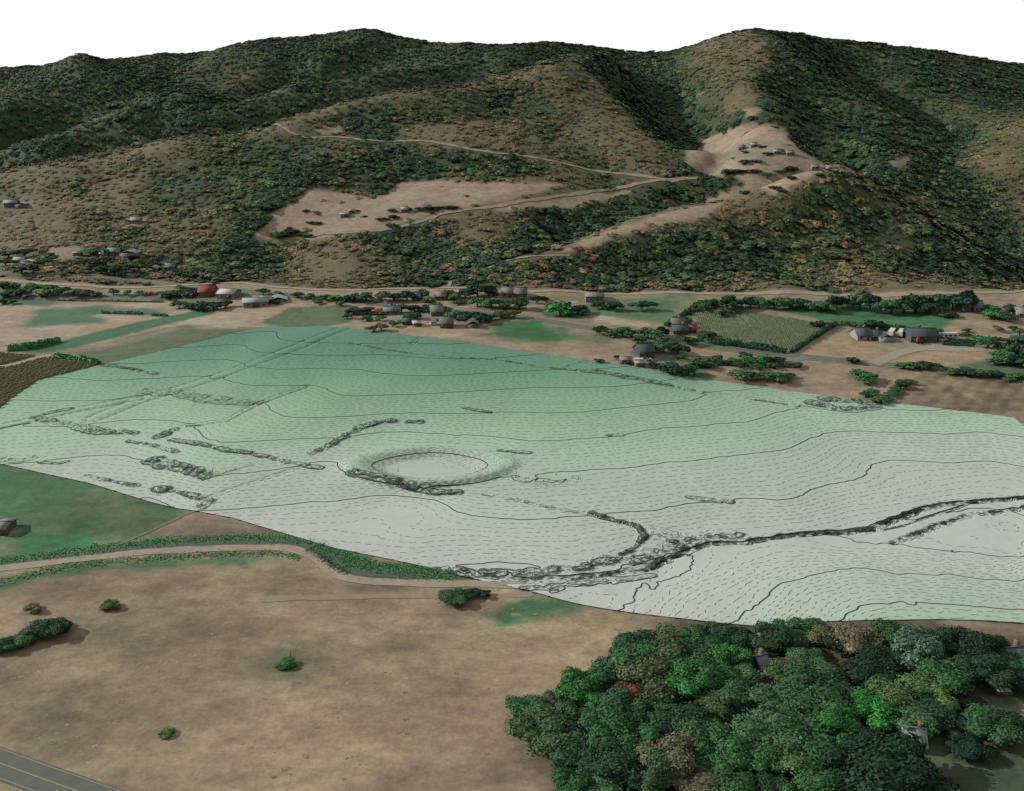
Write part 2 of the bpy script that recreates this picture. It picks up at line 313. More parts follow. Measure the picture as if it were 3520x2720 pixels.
CREEK = [([(2225,1960),(2340,1905),(2440,1868),(2560,1868),(2620,1858),(2750,1838),(2900,1832),(3000,1820),(3060,1793),(3150,1757),(3250,1735),(3400,1722),(3560,1710)], 1.5, -1.5, 0.9),
 ([(2980,1836),(3100,1812),(3200,1777),(3320,1738)], 0.5, -0.5, 0.3), ([(3070,1868),(3150,1840),(3250,1800),(3350,1770),(3560,1742)], 1.4, -1.0, 1.1),
 ([(1500,1962),(1800,1996),(2000,1985),(2225,1962)], 1.2, -1.0, 0.7), ([(1650,2003),(1900,2005),(2100,1975),(2260,1925),(2350,1910)], 0.7, -0.5, 0.6)]
DITCH = [([(1190,1127),(1040,1188),(900,1240),(760,1292),(620,1338),(480,1378),(330,1440)], 3.0), ([(1050,1332),(900,1385),(780,1448),(640,1467)], 1.2), ([(1450,1160),(1410,1190)], 0.8), ([(2060,1232),(1960,1262)], 0.8),
         ([(2320,1338),(2600,1372),(2780,1405)], 0.8), ([(0,1470),(200,1425),(480,1372)], 2.2), ([(700,1720),(1030,1610)], 0.7)]
SX0, SX1, SY0, SY1, SH = MAP_W[:, 0].min() - 2, MAP_W[:, 0].max() + 2, MAP_W[:, 1].min() - 2, MAP_W[:, 1].max() + 2, 0.5
sx = np.arange(SX0, SX1, SH); sy = np.arange(SY0, SY1, SH); gx, gy = np.meshgrid(sx, sy)
SZ = H(gx, gy)
# the pond: a dug basin with a bank round it
pc = pick(1477, 1594); pa = (pick(1692, 1592)[0] - pick(1262, 1592)[0]) / 2; pb = (pick(1477, 1540)[1] - pick(1477, 1644)[1]) / 2
pa *= 1.12; pb *= 1.14
pe = (np.abs((gx - pc[0]) / pa) ** 1.7 + np.abs((gy - pc[1]) / pb) ** 1.7) ** (1 / 1.7) + 0.05 * (vnoise(gx, gy, 12, 4) - 0.5)
rim = 4.6 * DZ; floor = 3.4 * DZ
basin = floor + (rim - floor) * smooth((pe - 0.55) / 0.55) + 0.25 * (vnoise(gx, gy, 14, 3) - 0.5) * smooth((1 - pe) / 0.3)
SZ = np.where(pe < 1.14, basin, basin + (SZ - basin) * smooth((pe - 1.14) / 0.22))
ROUGH = np.zeros_like(SZ); SP = np.zeros_like(SZ)      # SP: what the survey saw and printed, beyond the relief of the sheet itself
for pl, w, h, r in HEDGES + CREEK:
    w *= 0.72
    L = picks(pl); bb = (gx > L[:, 0].min() - 4*w) & (gx < L[:, 0].max() + 4*w) & (gy > L[:, 1].min() - 4*w) & (gy < L[:, 1].max() + 4*w)
    x = gx[bb]; y = gy[bb]; d = seg_dist(L, x, y) + (vnoise(x, y, 3.0, 8) - 0.5) * w * 0.9
    p = np.exp(-(np.maximum(d, 0) / w) ** 4)
    g_ = 0.16 if h > 0 else 0.5
    dz = p * h * (1 + r * (2.0 * vnoise(x, y, 1.7, 11) - 1.0) + 0.5 * r * (2 * vnoise(x, y, 0.9, 12) - 1))
    SZ[bb] += dz * g_; SP[bb] += dz * (1 - g_)
    if abs(h) > 0.25: ROUGH[bb] = np.maximum(ROUGH[bb], np.exp(-(np.maximum(d, 0) / (1.5 * w)) ** 2) * min(0.4 + r, 1))
for pl, w in DITCH:
    L = picks(pl); d = seg_dist(L, gx, gy)
    SZ += -0.22 * np.exp(-((d - w) / 0.7) ** 2) + 0.16 * np.exp(-(d / (0.6 * w)) ** 2) * (w > 1) + 0.15 * np.exp(-((d - w) / 0.8) ** 2) * (vnoise(gx, gy, 1.8, 21) - 0.5)
south = in_poly(picks([(1700,2010),(2250,1985),(2600,1935),(3000,1895),(3560,1900),(3680,2160),(2600,2160)]), gx, gy)
amp = 0.03 + 0.02 * south + 0.05 * smooth((fbm(gx, gy, 40, 31) - 0.55) / 0.2) * south
SZ += amp * (2 * fbm(gx, gy, 2.6, 41, 2) - 1) + ROUGH * 0.10 * (2 * vnoise(gx, gy, 1.0, 42) - 1) + 0.02 * (2 * vnoise(gx, gy, 9, 43) - 1)
inside = in_poly(MAP_W, gx, gy)
ST = SZ + SP + (0.05 + 0.05 * south) * (2 * fbm(gx, gy, 3.2, 47, 3) - 1)
ny, nx = gx.shape; idx = np.arange(nx * ny).reshape(ny, nx)
quad = np.stack([idx[:-1, :-1], idx[:-1, 1:], idx[1:, 1:], idx[1:, :-1]], -1)
keep = inside[:-1, :-1] | inside[:-1, 1:] | inside[1:, 1:] | inside[1:, :-1]
VX, VY = gx.copy(), gy.copy(); used = np.zeros_like(inside); 
for a, b in ((0, 0), (0, 1), (1, 0), (1, 1)): used[a:ny-1+a, b:nx-1+b] |= keep
rimv = used & ~inside
_, bx, by = seg_dist(MAP_W, gx[rimv], gy[rimv], True, True); VX[rimv] = bx; VY[rimv] = by
SLIFT = 0.22
q = quad[keep]; uq, inv = np.unique(q, return_inverse=True); q = inv.reshape(-1, 4)
SV = np.stack([VX.ravel()[uq], VY.ravel()[uq], SZ.ravel()[uq] + SLIFT], 1)
contour_map = empty('contour_map', tuple(MAP_W.mean(0)))
tag(contour_map, 'large pale green to grey contour map sheet draped over the valley fields', 'map')
m, nt, b = new_mat('map_print'); at = nd(nt, 'ShaderNodeAttribute', attribute_name='level', attribute_type='GEOMETRY')
rp = nt.nodes.new('ShaderNodeValToRGB'); mr = nd(nt, 'ShaderNodeMapRange'); mr.inputs[1].default_value = 1.5; mr.inputs[2].default_value = 11.5
nt.links.new(at.outputs['Fac'], mr.inputs[0]); nt.links.new(mr.outputs[0], rp.inputs[0])
els = rp.color_ramp.elements
stops = [(0.0, (180,183,180)), (0.10, (177,182,177)), (0.2, (168,181,168)), (0.3, (157,179,159)), (0.42, (140,170,146)), (0.56, (115,154,127)), (0.72, (93,137,113)), (1.0, (78,120,100))]
while len(els) < len(stops): els.new(0.5)
for e, (p, c) in zip(els, stops): e.position = p; e.color = (*alb(*c), 1)
nt.links.new(noise_mul(nt, rp.outputs[0], [(0.35, 0.96, 1.04, (1, 1, 1)), (0.02, 0.96, 1.04, (1, 1, 1))]), b.inputs['Base Color']); b.inputs['Roughness'].default_value = 0.8
def child(o, parent):
    o.parent = parent; o.matrix_parent_inverse = parent.matrix_world.inverted(); return o
bpy.context.view_layer.update()
sheet = child(mesh('map_sheet', SV, q, m, None, True), contour_map)
float_attr(sheet, 'level', (SZ.ravel()[uq]) / DZ)
# contour lines, traced from the sheet's own relief
def trace(level):
    Z = ST - level; s = Z > 0; cells = keep & ((s[:-1, :-1] != s[:-1, 1:]) | (s[:-1, 1:] != s[1:, 1:]) | (s[1:, 1:] != s[1:, :-1]))
    jj, ii = np.nonzero(cells); adj = {}
    if len(jj) == 0: return []
    zl = Z.ravel(); pts = {}
    cx = [(0, 0), (0, 1), (1, 1), (1, 0)]
    sg = np.stack([s[jj + a, ii + b] for a, b in cx], 1); vid = np.stack([idx[jj + a, ii + b] for a, b in cx], 1)
    E0 = vid; E1 = np.roll(vid, -1, 1); cr = sg != np.roll(sg, -1, 1)
    eid = np.minimum(E0, E1).astype(np.int64) * 2 + (np.abs(E1 - E0) > 1)
    for k in range(len(jj)):
        e = [int(eid[k, c]) for c in range(4) if cr[k, c]]
        for c in range(4):
            if cr[k, c]:
                key = int(eid[k, c])
                if key not in pts: pts[key] = (int(E0[k, c]), int(E1[k, c]))
        prs = [(e[0], e[1])] if len(e) == 2 else [(e[0], e[1]), (e[2], e[3])]
        for a, b2 in prs: adj.setdefault(a, []).append(b2); adj.setdefault(b2, []).append(a)
    ks = list(pts); e0 = np.array([pts[k][0] for k in ks]); e1 = np.array([pts[k][1] for k in ks])
    z0 = zl[e0]; z1 = zl[e1]; t = z0 / (z0 - z1); fx = gx.ravel(); fy = gy.ravel()
    P = dict(zip(ks, zip(fx[e0] + t * (fx[e1] - fx[e0]), fy[e0] + t * (fy[e1] - fy[e0]))))
    out = []; seen = set()
    for start in [k for k in adj if len(adj[k]) == 1] + list(adj):
        if start in seen: continue
        line = [start]; seen.add(start); cur = start
        while True:
            nx_ = [n for n in adj[cur] if n not in seen]
            if not nx_:
                if len(line) > 3 and line[0] in adj[cur]: line.append(line[0])
                break
            cur = nx_[0]; seen.add(cur); line.append(cur)
        if len(line) > 2: out.append(np.array([P[k] for k in line]))
    return out
SGrid = Grid(SX0, SY0, SH, SZ)
RGrid = Grid(SX0, SY0, SH, ROUGH)
def ribbon(lines, wid, z_level, dash=None, rng=None, rough_out=None):
    Vs, Fs, base = [], [], 0
    for L in lines:
        if len(L) > 6: L = np.concatenate([L[:1], (L[:-2] + 2 * L[1:-1] + L[2:]) / 4, L[-1:]])
        seg = np.hypot(*np.diff(L, axis=0).T); s = np.concatenate([[0], np.cumsum(seg)])
        if dash is None: runs = [(0, len(L))]
        else:
            on, off = dash; on *= 0.8 + 0.5 * rng.rand(); ph = rng.rand() * 50; on_mask = ((s + ph + 4.0 * vnoise(s + ph * 9, 0 * s, 5.0, 3)) % (on + off)) < on; runs = []; k = 0
            while k < len(L):
                if on_mask[k]:
                    e = k
                    while e < len(L) and on_mask[e]: e += 1
                    runs.append((k, e)); k = e
                else: k += 1
            if rough_out is not None:                  # in the thick of hedges and banks the fine lines print solid
                rv = RGrid(L[:, 0], L[:, 1]) > 0.42; on_mask_r = rv; k = 0
                while k < len(L):
                    if rv[k]:
                        e = k
                        while e < len(L) and rv[e]: e += 1
                        if e - k > 2: (rough_out.append(L[k:e]) if rng.rand() < 0.32 else None)
                        k = e
                    else: k += 1
        T = np.gradient(L, axis=0); T /= np.maximum(np.hypot(T[:, 0], T[:, 1]), 1e-6)[:, None]; N = np.stack([-T[:, 1], T[:, 0]], 1)
        A = L + N * wid / 2; B = L - N * wid / 2
        for k, e in runs:
            n = e - k
            if n < 2: continue
            a = A[k:e]; b_ = B[k:e]; Vs.append(np.concatenate([a, b_])); i = np.arange(n - 1) + base
            Fs.append(np.stack([i, i + 1, i + 1 + n, i + n], 1)); base += 2 * n
    if not Vs: return None
    V = np.concatenate(Vs); F = np.concatenate(Fs)
    return np.column_stack([V, SGrid(V[:, 0], V[:, 1]) + SLIFT + 0.06]), F
ink = flat_mat('map_ink', alb(38, 42, 40), ((0.5, 0.9, 1.1, (1, 1, 1)),)); ink2 = flat_mat('map_ink_fine', alb(92, 106, 96), ((0.5, 0.9, 1.1, (1, 1, 1)),))
dV, dF, nb = [], [], 0; scraps = []; rng = np.random.RandomState(3)
lo = int(np.ceil(ST[inside].min() / (DZ / 10))); hi = int(np.floor(ST[inside].max() / (DZ / 10)))
for k in range(lo, hi + 1):
    lines = trace(k * DZ / 10 + 0.0007)
    if k % 10 == 0:
        short = []
        for l in lines:                                  # every long index line is a part, the scraps round the hedges stay together
            if np.hypot(*np.diff(l, axis=0).T).sum() < 14: short.append(l); continue
            r = ribbon([l], 0.34, k * DZ / 10); child(mesh('contour_line', r[0], r[1], ink), contour_map)
        scraps += short
    else:
        r = ribbon([l for l in lines if len(l) > 5], 0.125, k * DZ / 10, (1.8, 0.9), rng, scraps)
        if r: dV.append(r[0]); dF.append(r[1] + nb); nb += len(r[0])
o = child(mesh('dashed_contour_lines', np.concatenate(dV), np.concatenate(dF), ink2), contour_map); o['kind'] = 'stuff'
r = ribbon(scraps, 0.15, -9); o = child(mesh('short_contour_lines', r[0], r[1], ink), contour_map); o['kind'] = 'stuff'
print('map', time.time() - T0, nb, len(SV))
# ------------------------------------------------------------------ ground and hills
xs = np.concatenate([np.arange(-1310, -430, 8.0), np.arange(-430, 430, 1.7), np.arange(430, 1310, 8.0)])
ys = np.concatenate([np.arange(50, 575, 1.7), np.arange(575, 1000, 3.2), np.arange(1000, 1900, 7.0)])
GX, GY = np.meshgrid(xs, ys); GZ = H(GX, GY)
dmap = seg_dist(MAP_W, GX, GY, True); inm = in_poly(MAP_W, GX, GY)
GZ = np.where(inm, GZ - 3.0 * smooth((dmap - 0.8) / 2.5), GZ)
# foot of the hills: the line of the pale track
BENCH_PX = [(-420,958),(0,963),(165,977),(330,985),(500,988),(600,984),(690,978),(800,972),(900,982),(1000,991),(1200,999),(1400,993),(1560,990),(1750,1003),(2000,1005),(2320,1006),(2800,1010),(3100,1010),(3300,1007),(3520,1000),(3950,995)]
BENCH = picks(BENCH_PX)
def foot(x): return np.interp(x, BENCH[:, 0], BENCH[:, 1])
TRACKS = {   # name: (pixels, width, lift)
 'bench': BENCH,
 'crest': picks([(660,468),(800,459),(1000,456),(1160,472),(1297,486),(1435,484),(1567,503),(1709,527),(1874,549),(1984,574),(2149,599),(2287,621),(2330,620)]),
 'farm': picks([(2400,612),(2330,618),(2150,643),(1951,671),(1737,704),(1600,722),(1517,737),(1435,765),(1325,790),(1215,798),(1050,815),(900,838),(820,870)]),
 'saddle': picks([(1960,878),(1800,885),(1720,905),(1650,935),(1560,965),(1540,985)]),
}
GULLIES = [picks(p) for p in [[(1290,400),(1325,480),(1335,560),(1345,640)],[(1060,600),(1000,690),(900,800),(830,930),(780,960)],[(1380,830),(1480,880),(1540,930)],[(2000,795),(1800,860),(1650,920),(1560,960)],[(2220,230),(2290,360),(2370,480),(2430,600)],
  [(2420,640),(2300,690),(2150,735),(2000,790)],[(2720,190),(2850,300),(2990,380),(3100,470),(3240,590),(3370,800),(3500,900)],[(380,240),(450,330),(560,345),(640,330)],[(1050,200),(1150,240),(1300,210)],[(520,430),(700,420),(850,400),(1050,350),(1200,320)],[(100,520),(300,480),(480,440)],[(1450,590),(1550,560),(1750,570)],[(2600,420),(2760,440),(2900,520),(3050,590)]]]
CRESTS = [picks(p) for p in [[(0,606),(220,566),(400,524),(600,479),(690,466),(800,462),(1000,405),(1160,360),(1300,327),(1500,305),(1680,285),(1800,250),(1990,205)],[(0,521),(200,464),(330,414),(490,377),(700,370)],[(1800,888),(2000,824),(2200,749),(2360,710),(2480,696),(2600,660),(2780,595)],[(1990,215),(2080,300),(2170,388),(2255,474),(2350,548)],[(640,345),(760,300),(900,250)],[(2600,150),(2560,330)],[(450,600),(430,700),(440,760)],[(1400,460),(1600,430),(1800,420)]]]
DOME = picks([(1900,985),(1750,930),(2000,868),(2480,770),(2700,690),(2850,620),(3000,660),(3200,780),(3400,930),(3500,990),(2800,1000)])
FRONT = picks([(0,1000),(0,612),(220,572),(400,530),(600,486),(690,472),(800,468),(1000,412),(1160,366),(1300,333),(1500,311),(1680,292),(1800,258),(1980,215),(2070,300),(2150,390),(2240,476),(2340,552),(2390,640),(2250,660),(2000,700),(1800,800),(1700,1000)]); FRONT = np.concatenate([FRONT, [[-500, 560, 0], [-560, 740, 0]]]); FRONT = FRONT[np.argsort(np.arange(len(FRONT)))]
SPUR = picks([(2400,620),(2380,470),(2440,300),(2560,130),(2620,125),(2680,150),(2720,250),(2760,420),(2720,560),(2600,640)])
RIGHTHILL = picks([(3260,560),(3300,500),(3420,450),(3520,415),(3900,430),(3900,900),(3540,890),(3400,780)])
def side(P, x, y, w): return smooth((seg_dist(P, x, y, True) * np.where(in_poly(P, x, y), 1, -1) + w) / (2 * w))
def moisture_shade(x, y):
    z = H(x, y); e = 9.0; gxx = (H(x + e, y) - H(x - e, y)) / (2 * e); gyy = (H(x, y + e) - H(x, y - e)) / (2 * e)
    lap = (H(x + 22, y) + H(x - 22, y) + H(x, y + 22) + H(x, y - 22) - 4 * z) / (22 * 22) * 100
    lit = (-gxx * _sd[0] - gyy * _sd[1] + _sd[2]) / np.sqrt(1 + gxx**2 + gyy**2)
    m = 0.25 + 0.16 * np.clip(lap, -1, 1) + 0.8 * (0.48 - lit) + 1.0 * (fbm(x, y, 75, 121) - 0.5) + 0.52 * smooth((y - 690) / 50) * (1 - side(FRONT, x, y, 5)) * (1 - 0.35 * side(SPUR, x, y, 25)) * (1 - 0.75 * side(RIGHTHILL, x, y, 15))  # besides damp, the lit term paints sun and shade into slope colours
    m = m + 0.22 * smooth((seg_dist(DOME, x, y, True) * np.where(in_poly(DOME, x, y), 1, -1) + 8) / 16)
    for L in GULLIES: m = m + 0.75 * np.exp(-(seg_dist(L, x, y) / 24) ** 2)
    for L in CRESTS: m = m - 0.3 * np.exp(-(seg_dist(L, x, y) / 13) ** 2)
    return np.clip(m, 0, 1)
PAINT = []          # (polygon world, linear albedo, softness m, amount)
def paint(pts, rgb, soft=1.5, amt=1.0): PAINT.append((picks(pts), np.array(alb(*rgb)), soft, amt))
TAN = (140,124,105); GRN = (60,90,60); OLI = (78,90,64)
paint([(0,1040),(180,1047),(600,1034),(700,1050),(660,1095),(200,1200),(0,1212),(-300,1215),(-300,1040)], (142,127,108), 2)
paint([(0,1030),(120,1028),(205,1034),(170,1052),(0,1052)], (62,92,62), 2)
paint([(60,1120),(85,1092),(140,1066),(350,1054),(540,1064),(590,1078),(520,1092),(470,1088),(350,1080),(320,1085),(385,1100),(340,1112),(180,1116),(100,1124)], (60,93,66), 5)
paint([(340,1082),(480,1085),(560,1092),(470,1104),(390,1106)], (142,126,108), 3)
paint([(30,1207),(100,1218),(200,1210),(420,1155),(640,1100),(740,1078),(700,1062),(560,1090),(330,1142),(150,1188)], (52,90,60), 2)
paint([(110,1222),(330,1182),(640,1112),(700,1132),(960,1132),(760,1165),(380,1255),(200,1228)], (80,91,66), 3)
paint([(130,1222),(330,1184),(600,1122),(620,1132),(330,1205),(200,1226)], (126,113,92), 4, 0.7)
paint([(680,1092),(850,1057),(900,1026),(960,1060),(1060,1042),(1045,1052),(890,1108)], (143,126,104), 1.5)
paint([(600,1113),(680,1091),(865,1109),(805,1131)], (140,133,115), 1.0)
paint([(1000,1056),(1200,1048),(1205,1107),(1120,1124),(978,1127),(935,1117),(885,1110)], (76,93,64), 2)
paint([(0,1212),(140,1226),(350,1252),(137,1307),(0,1406),(-300,1450),(-300,1212)], (106,98,76), 1.0)
paint([(-300,1280),(0,1258),(130,1224),(165,1230),(40,1266),(-300,1310)], (134,119,98), 1.0)
paint([(1330,1130),(1400,1112),(1500,1113),(1620,1108),(1760,1100),(1700,1120),(1560,1166),(1400,1152)], (146,128,107), 2)
paint([(1230,1080),(1400,1072),(1520,1075),(1560,1100),(1460,1112),(1350,1100)], (122,118,106), 2)
paint([(1560,1162),(1700,1110),(1780,1098),(2100,1146),(2250,1166),(2080,1240),(1950,1232)], (134,118,98), 2)
paint([(1640,1152),(1720,1112),(1850,1098),(1900,1120),(1960,1142),(2020,1172),(1850,1176),(1700,1162)], (45,92,50), 6)
paint([(1930,1150),(2000,1145),(2120,1165),(2060,1178),(1980,1172)], (88,98,70), 5)
paint([(1860,1072),(2050,1042),(2280,1014),(2390,1012),(2380,1060),(2300,1112),(2120,1092),(1950,1086)], (78,102,72), 3)
paint([(2330,1020),(2385,1030),(2350,1090),(2290,1112),(2300,1080)], (124,116,92), 5, 0.7)
paint([(1830,1062),(1890,1056),(2010,1078),(1990,1098),(1900,1092)], (62,97,66), 3)
paint([(2030,1106),(2062,1084),(2240,1114),(2200,1126)], (152,137,116), 1.2)
paint([(1990,1100),(2040,1080),(2060,1086),(2020,1108)], (118,110,92), 1.5)
paint([(2380,1062),(2500,1046),(2620,1080),(2840,1112),(2866,1120),(2720,1214),(2450,1192),(2395,1150)], (90,98,70), 2)
paint([(2420,1195),(2470,1140),(2420,1150),(2390,1170)], (128,118,95), 3, 0.7)
paint([(2600,1050),(3000,1043),(3240,1056),(3310,1090),(3240,1140),(3100,1132),(2900,1112),(2850,1107),(2700,1074)], (58,101,63), 3)
paint([(2740,1212),(2868,1120),(3040,1134),(3110,1150),(3020,1242),(2900,1236)], (140,120,95), 1.5)
paint([(2872,1124),(3040,1134),(3020,1148),(2860,1150)], (132,122,106), 1.5)
paint([(3040,1180),(3090,1138),(3240,1152),(3330,1170),(3420,1180),(3400,1205),(3300,1208),(3100,1210)], (132,124,108), 2)
paint([(3020,1248),(3150,1206),(3400,1205),(3420,1240),(3300,1270)], (141,121,98), 2)
paint([(3240,1140),(3300,1090),(3520,1095),(3700,1100),(3700,1180),(3450,1180)], (136,120,96), 3)
paint([(3300,1255),(3400,1232),(3520,1240),(3700,1240),(3700,1315),(3520,1303)], (76,95,72), 3)
paint([(2380,1282),(2450,1240),(2560,1250),(2760,1238),(3150,1276),(3130,1300),(3040,1384),(2650,1337),(2420,1302)], (133,117,97), 2)
paint([(2260,1262),(2400,1270),(2490,1305),(2400,1300)], (42,92,56), 3)
paint([(2180,1215),(2320,1190),(2420,1240),(2400,1270),(2260,1262)], (104,104,88), 3)
paint([(3150,1277),(3320,1285),(3520,1312),(3700,1330),(3700,1480),(3520,1460),(3485,1437),(3050,1384)], (114,101,80), 1.5)
paint([(3120,1290),(3155,1277),(3070,1384),(3030,1384)], (132,118,98), 1.5)
paint([(0,1590),(300,1655),(650,1750),(420,1872),(0,1795),(-300,1730),(-300,1540)], (60,98,60), 3)
paint([(330,1690),(520,1745),(420,1800),(300,1760)], (104,103,76), 8, 0.55)
paint([(-300,1740),(0,1792),(350,1852),(290,1892),(0,1932),(-300,1960)], (48,100,60), 3)
paint([(0,1800),(70,1820),(65,1840),(0,1850)], (136,128,112), 1.5)
paint([(0,1862),(50,1860),(45,1905),(0,1915)], (104,103,78), 3)
paint([(330,1848),(420,1868),(660,1758),(640,1750)], (82,100,70), 1)
paint([(610,1800),(680,1758),(760,1782),(800,1830),(690,1852),(600,1852)], (134,119,100), 4)
paint([(-300,1990),(0,1935),(300,1888),(600,1848),(800,1852),(1080,1870),(1160,1888),(1260,1905),(1330,1945),(1560,1975),(1700,2000),(1400,1996),(1240,1985),(1150,1955),(1080,1895),(980,1880),(760,1884),(480,1902),(260,1930),(0,1962),(-300,2010)], (48,88,54), 2)
paint([(1240,1935),(1300,1916),(1480,1950),(1400,1958)], (128,110,88), 3)
paint([(-300,2060),(0,1985),(230,1950),(560,1922),(800,1912),(1010,1915),(880,1940),(560,1945),(280,1965),(100,2005),(0,2030),(-300,2110)], (62,88,60), 3)
paint([(1180,2000),(1500,2012),(1720,2020),(1680,2040),(1300,2040)], (92,98,74), 4, 0.6)
paint([(1690,2120),(1735,2080),(1830,2060),(1995,2068),(1965,2098),(1800,2130),(1730,2162)], (58,99,65), 3)
paint([(880,2260),(980,2240),(1090,2290),(1010,2350),(900,2330)], (88,97,72), 8, 0.7)
paint([(1830,2440),(2180,2190),(2330,2130),(2640,2154),(3250,2132),(3520,2150),(4200,2300),(4200,2800),(3300,2800),(1900,2800)], (84,80,60), 3)
paint([(3200,2600),(3280,2540),(3520,2600),(3800,2700),(3700,2850),(3350,2760)], (78,96,72), 5)
paint([(3290,2460),(3400,2420),(3520,2395),(3800,2400),(3800,2520),(3520,2500),(3350,2500)], (130,119,101), 5)
paint([(3380,2380),(3500,2360),(3700,2380),(3600,2420),(3420,2420)], (74,98,66), 4)
paint([(3240,2138),(3400,2136),(3620,2160),(3620,2190),(3300,2165)], (132,118,98), 3)
paint([(1500,2600),(1800,2450),(1880,2700),(1700,2800)], (134,121,102), 14, 0.6)
# hill clearings
CLEAR = [picks(p) for p in [
 [(915,745),(985,700),(1050,657),(1090,650),(1180,662),(1290,682),(1380,626),(1500,620),(1780,630),(1960,632),(1850,662),(1740,692),(1600,712),(1480,740),(1350,777),(1200,802),(1040,835),(950,842),(870,846),(880,800)],
 [(1700,712),(2000,664),(2180,652),(2080,692),(1900,724),(1720,728)],
 [(2350,560),(2410,480),(2555,428),(2645,424),(2705,442),(2715,480),(2795,552),(2850,583),(2830,600),(2760,622),(2660,680),(2480,690),(2400,700),(2560,625),(2440,605)],
 [(1900,872),(2000,828),(2360,712),(2490,698),(2440,752),(2250,785),(2000,858)],
 [(110,892),(190,850),(290,850),(262,888),(200,905)], [(2560,375),(2625,372),(2600,405),(2565,408)], [(330,868),(480,866),(490,890),(350,892)], [(0,895),(140,890),(140,908),(0,912)],
 [(540,915),(640,915),(640,936),(540,936)], [(430,752),(520,752),(520,775),(430,775)], [(0,690),(110,690),(110,716),(0,716)], [(2900,590),(2960,585),(2990,600),(2930,612)], [(3060,545),(3140,540),(3120,575),(3060,580)],
 [(1080,440),(1180,425),(1170,460),(1090,465)]]]
for k, c in enumerate(CLEAR): PAINT.append((c, np.array(alb(142,126,106) if k < 4 else alb(130,116,95)), 2.5, 0.95))
paint([(2520,505),(2760,520),(2850,575),(2600,560),(2460,555)], (118,114,96), 5, 0.6)
fx = GX.ravel(); fy = GY.ravel(); fz = GZ.ravel()
hillm = smooth((fy - foot(fx)) / 6.0)
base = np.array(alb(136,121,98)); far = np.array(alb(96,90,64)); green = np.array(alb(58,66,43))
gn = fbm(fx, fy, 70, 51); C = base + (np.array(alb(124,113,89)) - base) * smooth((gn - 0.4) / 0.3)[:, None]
hm = np.repeat(far[None], len(fx), 0); _hb = np.nonzero(hillm > 0)[0]; MO_SHADE = moisture_shade(fx[_hb], fy[_hb])
hm[_hb] = far + (green - far) * smooth((MO_SHADE - 0.15) / 0.5)[:, None]  # ground tone carries the painted slope shade along with the damp
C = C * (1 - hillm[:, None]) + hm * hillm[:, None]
wob = (fbm(fx, fy, 9, 71, 3) - 0.5)
for P, c, soft, amt in PAINT:
    pad = soft * 2 + 4
    bb = np.nonzero((fx > P[:, 0].min() - pad) & (fx < P[:, 0].max() + pad) & (fy > P[:, 1].min() - pad) & (fy < P[:, 1].max() + pad))[0]
    x = fx[bb]; y = fy[bb]; d = seg_dist(P, x, y, True) * np.where(in_poly(P, x, y), 1, -1) + wob[bb] * soft * 2.2
    w = amt * smooth((d + soft) / (2 * soft)); C[bb] = C[bb] * (1 - w[:, None]) + c * w[:, None]
_pf = picks([(3150,1277),(3320,1285),(3520,1312),(3700,1330),(3700,1480),(3485,1437),(3050,1384)]); _k = in_poly(_pf, fx, fy); _a = pick(3220,1300)[:2]; _b = pick(3130,1384)[:2]; _d = (_b - _a) / np.hypot(*(_b - _a))
_s = (fx * -_d[1] + fy * _d[0]); C[_k] *= (0.9 + 0.15 * np.sin(_s[_k] * 2 * math.pi / 6.0 + 3 * vnoise(fx[_k], fy[_k], 20, 2)) + 1.1 * (fbm(fx[_k], fy[_k], 5, 33) - 0.5))[:, None]
C = np.where(((fy > 262) & (hillm < 0.5))[:, None], C * np.array([1.04, 1.08, 1.06]), C)
# foreground pasture: drier and greener streaks
fg = (fy < 260) & (fy < foot(fx)); st = fbm(fx + fy * 0.6, fy * 2.2, 22, 81, 4); st2 = fbm(fx, fy, 8, 91, 3)
C = np.where(fg[:, None], C * (1 + 1.1 * (st - 0.5) + 0.6 * (st2 - 0.5))[:, None] * np.array([1, 1, 1]), C)
C = np.where(fg[:, None] , C * (1 + (fbm(fx, fy, 15, 95) - 0.5)[:, None] * np.array([-0.14, 0.06, -0.04])), C)
def ground_mat(name):
    m, nt, b = new_mat(name); at = nd(nt, 'ShaderNodeAttribute', attribute_name='soil', attribute_type='GEOMETRY')
    c = noise_mul(nt, at.outputs['Color'], [(0.05, 0.78, 1.22, (1, 1.8, 1)), (0.25, 0.78, 1.22, (1, 1.4, 1)), (1.1, 0.86, 1.14, (1, 1, 1))])
    nt.links.new(c, b.inputs['Base Color'])
    n = nd(nt, 'ShaderNodeTexNoise', Scale=0.6, Detail=5.0); tc = nt.nodes.new('ShaderNodeTexCoord'); nt.links.new(tc.outputs['Object'], n.inputs['Vector'])
    bp = nd(nt, 'ShaderNodeBump', Strength=0.3, Distance=0.4); nt.links.new(n.outputs[0], bp.inputs['Height']); nt.links.new(bp.outputs[0], b.inputs['Normal'])
    return m
gmat = ground_mat('dry_grass_soil')
nyy, nxx = GX.shape; gi = np.arange(nxx * nyy).reshape(nyy, nxx)
gq = np.stack([gi[:-1, :-1], gi[:-1, 1:], gi[1:, 1:], gi[1:, :-1]], -1).reshape(-1, 4)
cy = fy[gq].mean(1); cx_ = fx[gq].mean(1); isH = cy > foot(cx_) + 1.0
hid = in_poly(MAP_W, cx_, cy) & (seg_dist(MAP_W, cx_, cy, True) > 12)
for name, sel in (('ground', ~isH & ~hid), ('hills', isH)):
    u_, inv = np.unique(gq[sel], return_inverse=True)
    o = mesh(name, np.stack([fx[u_], fy[u_], fz[u_]], 1), inv.reshape(-1, 4), gmat, None, True); o['kind'] = 'structure'
    color_attr(o, 'soil', C[u_])
print('ground', time.time() - T0, len(fx))
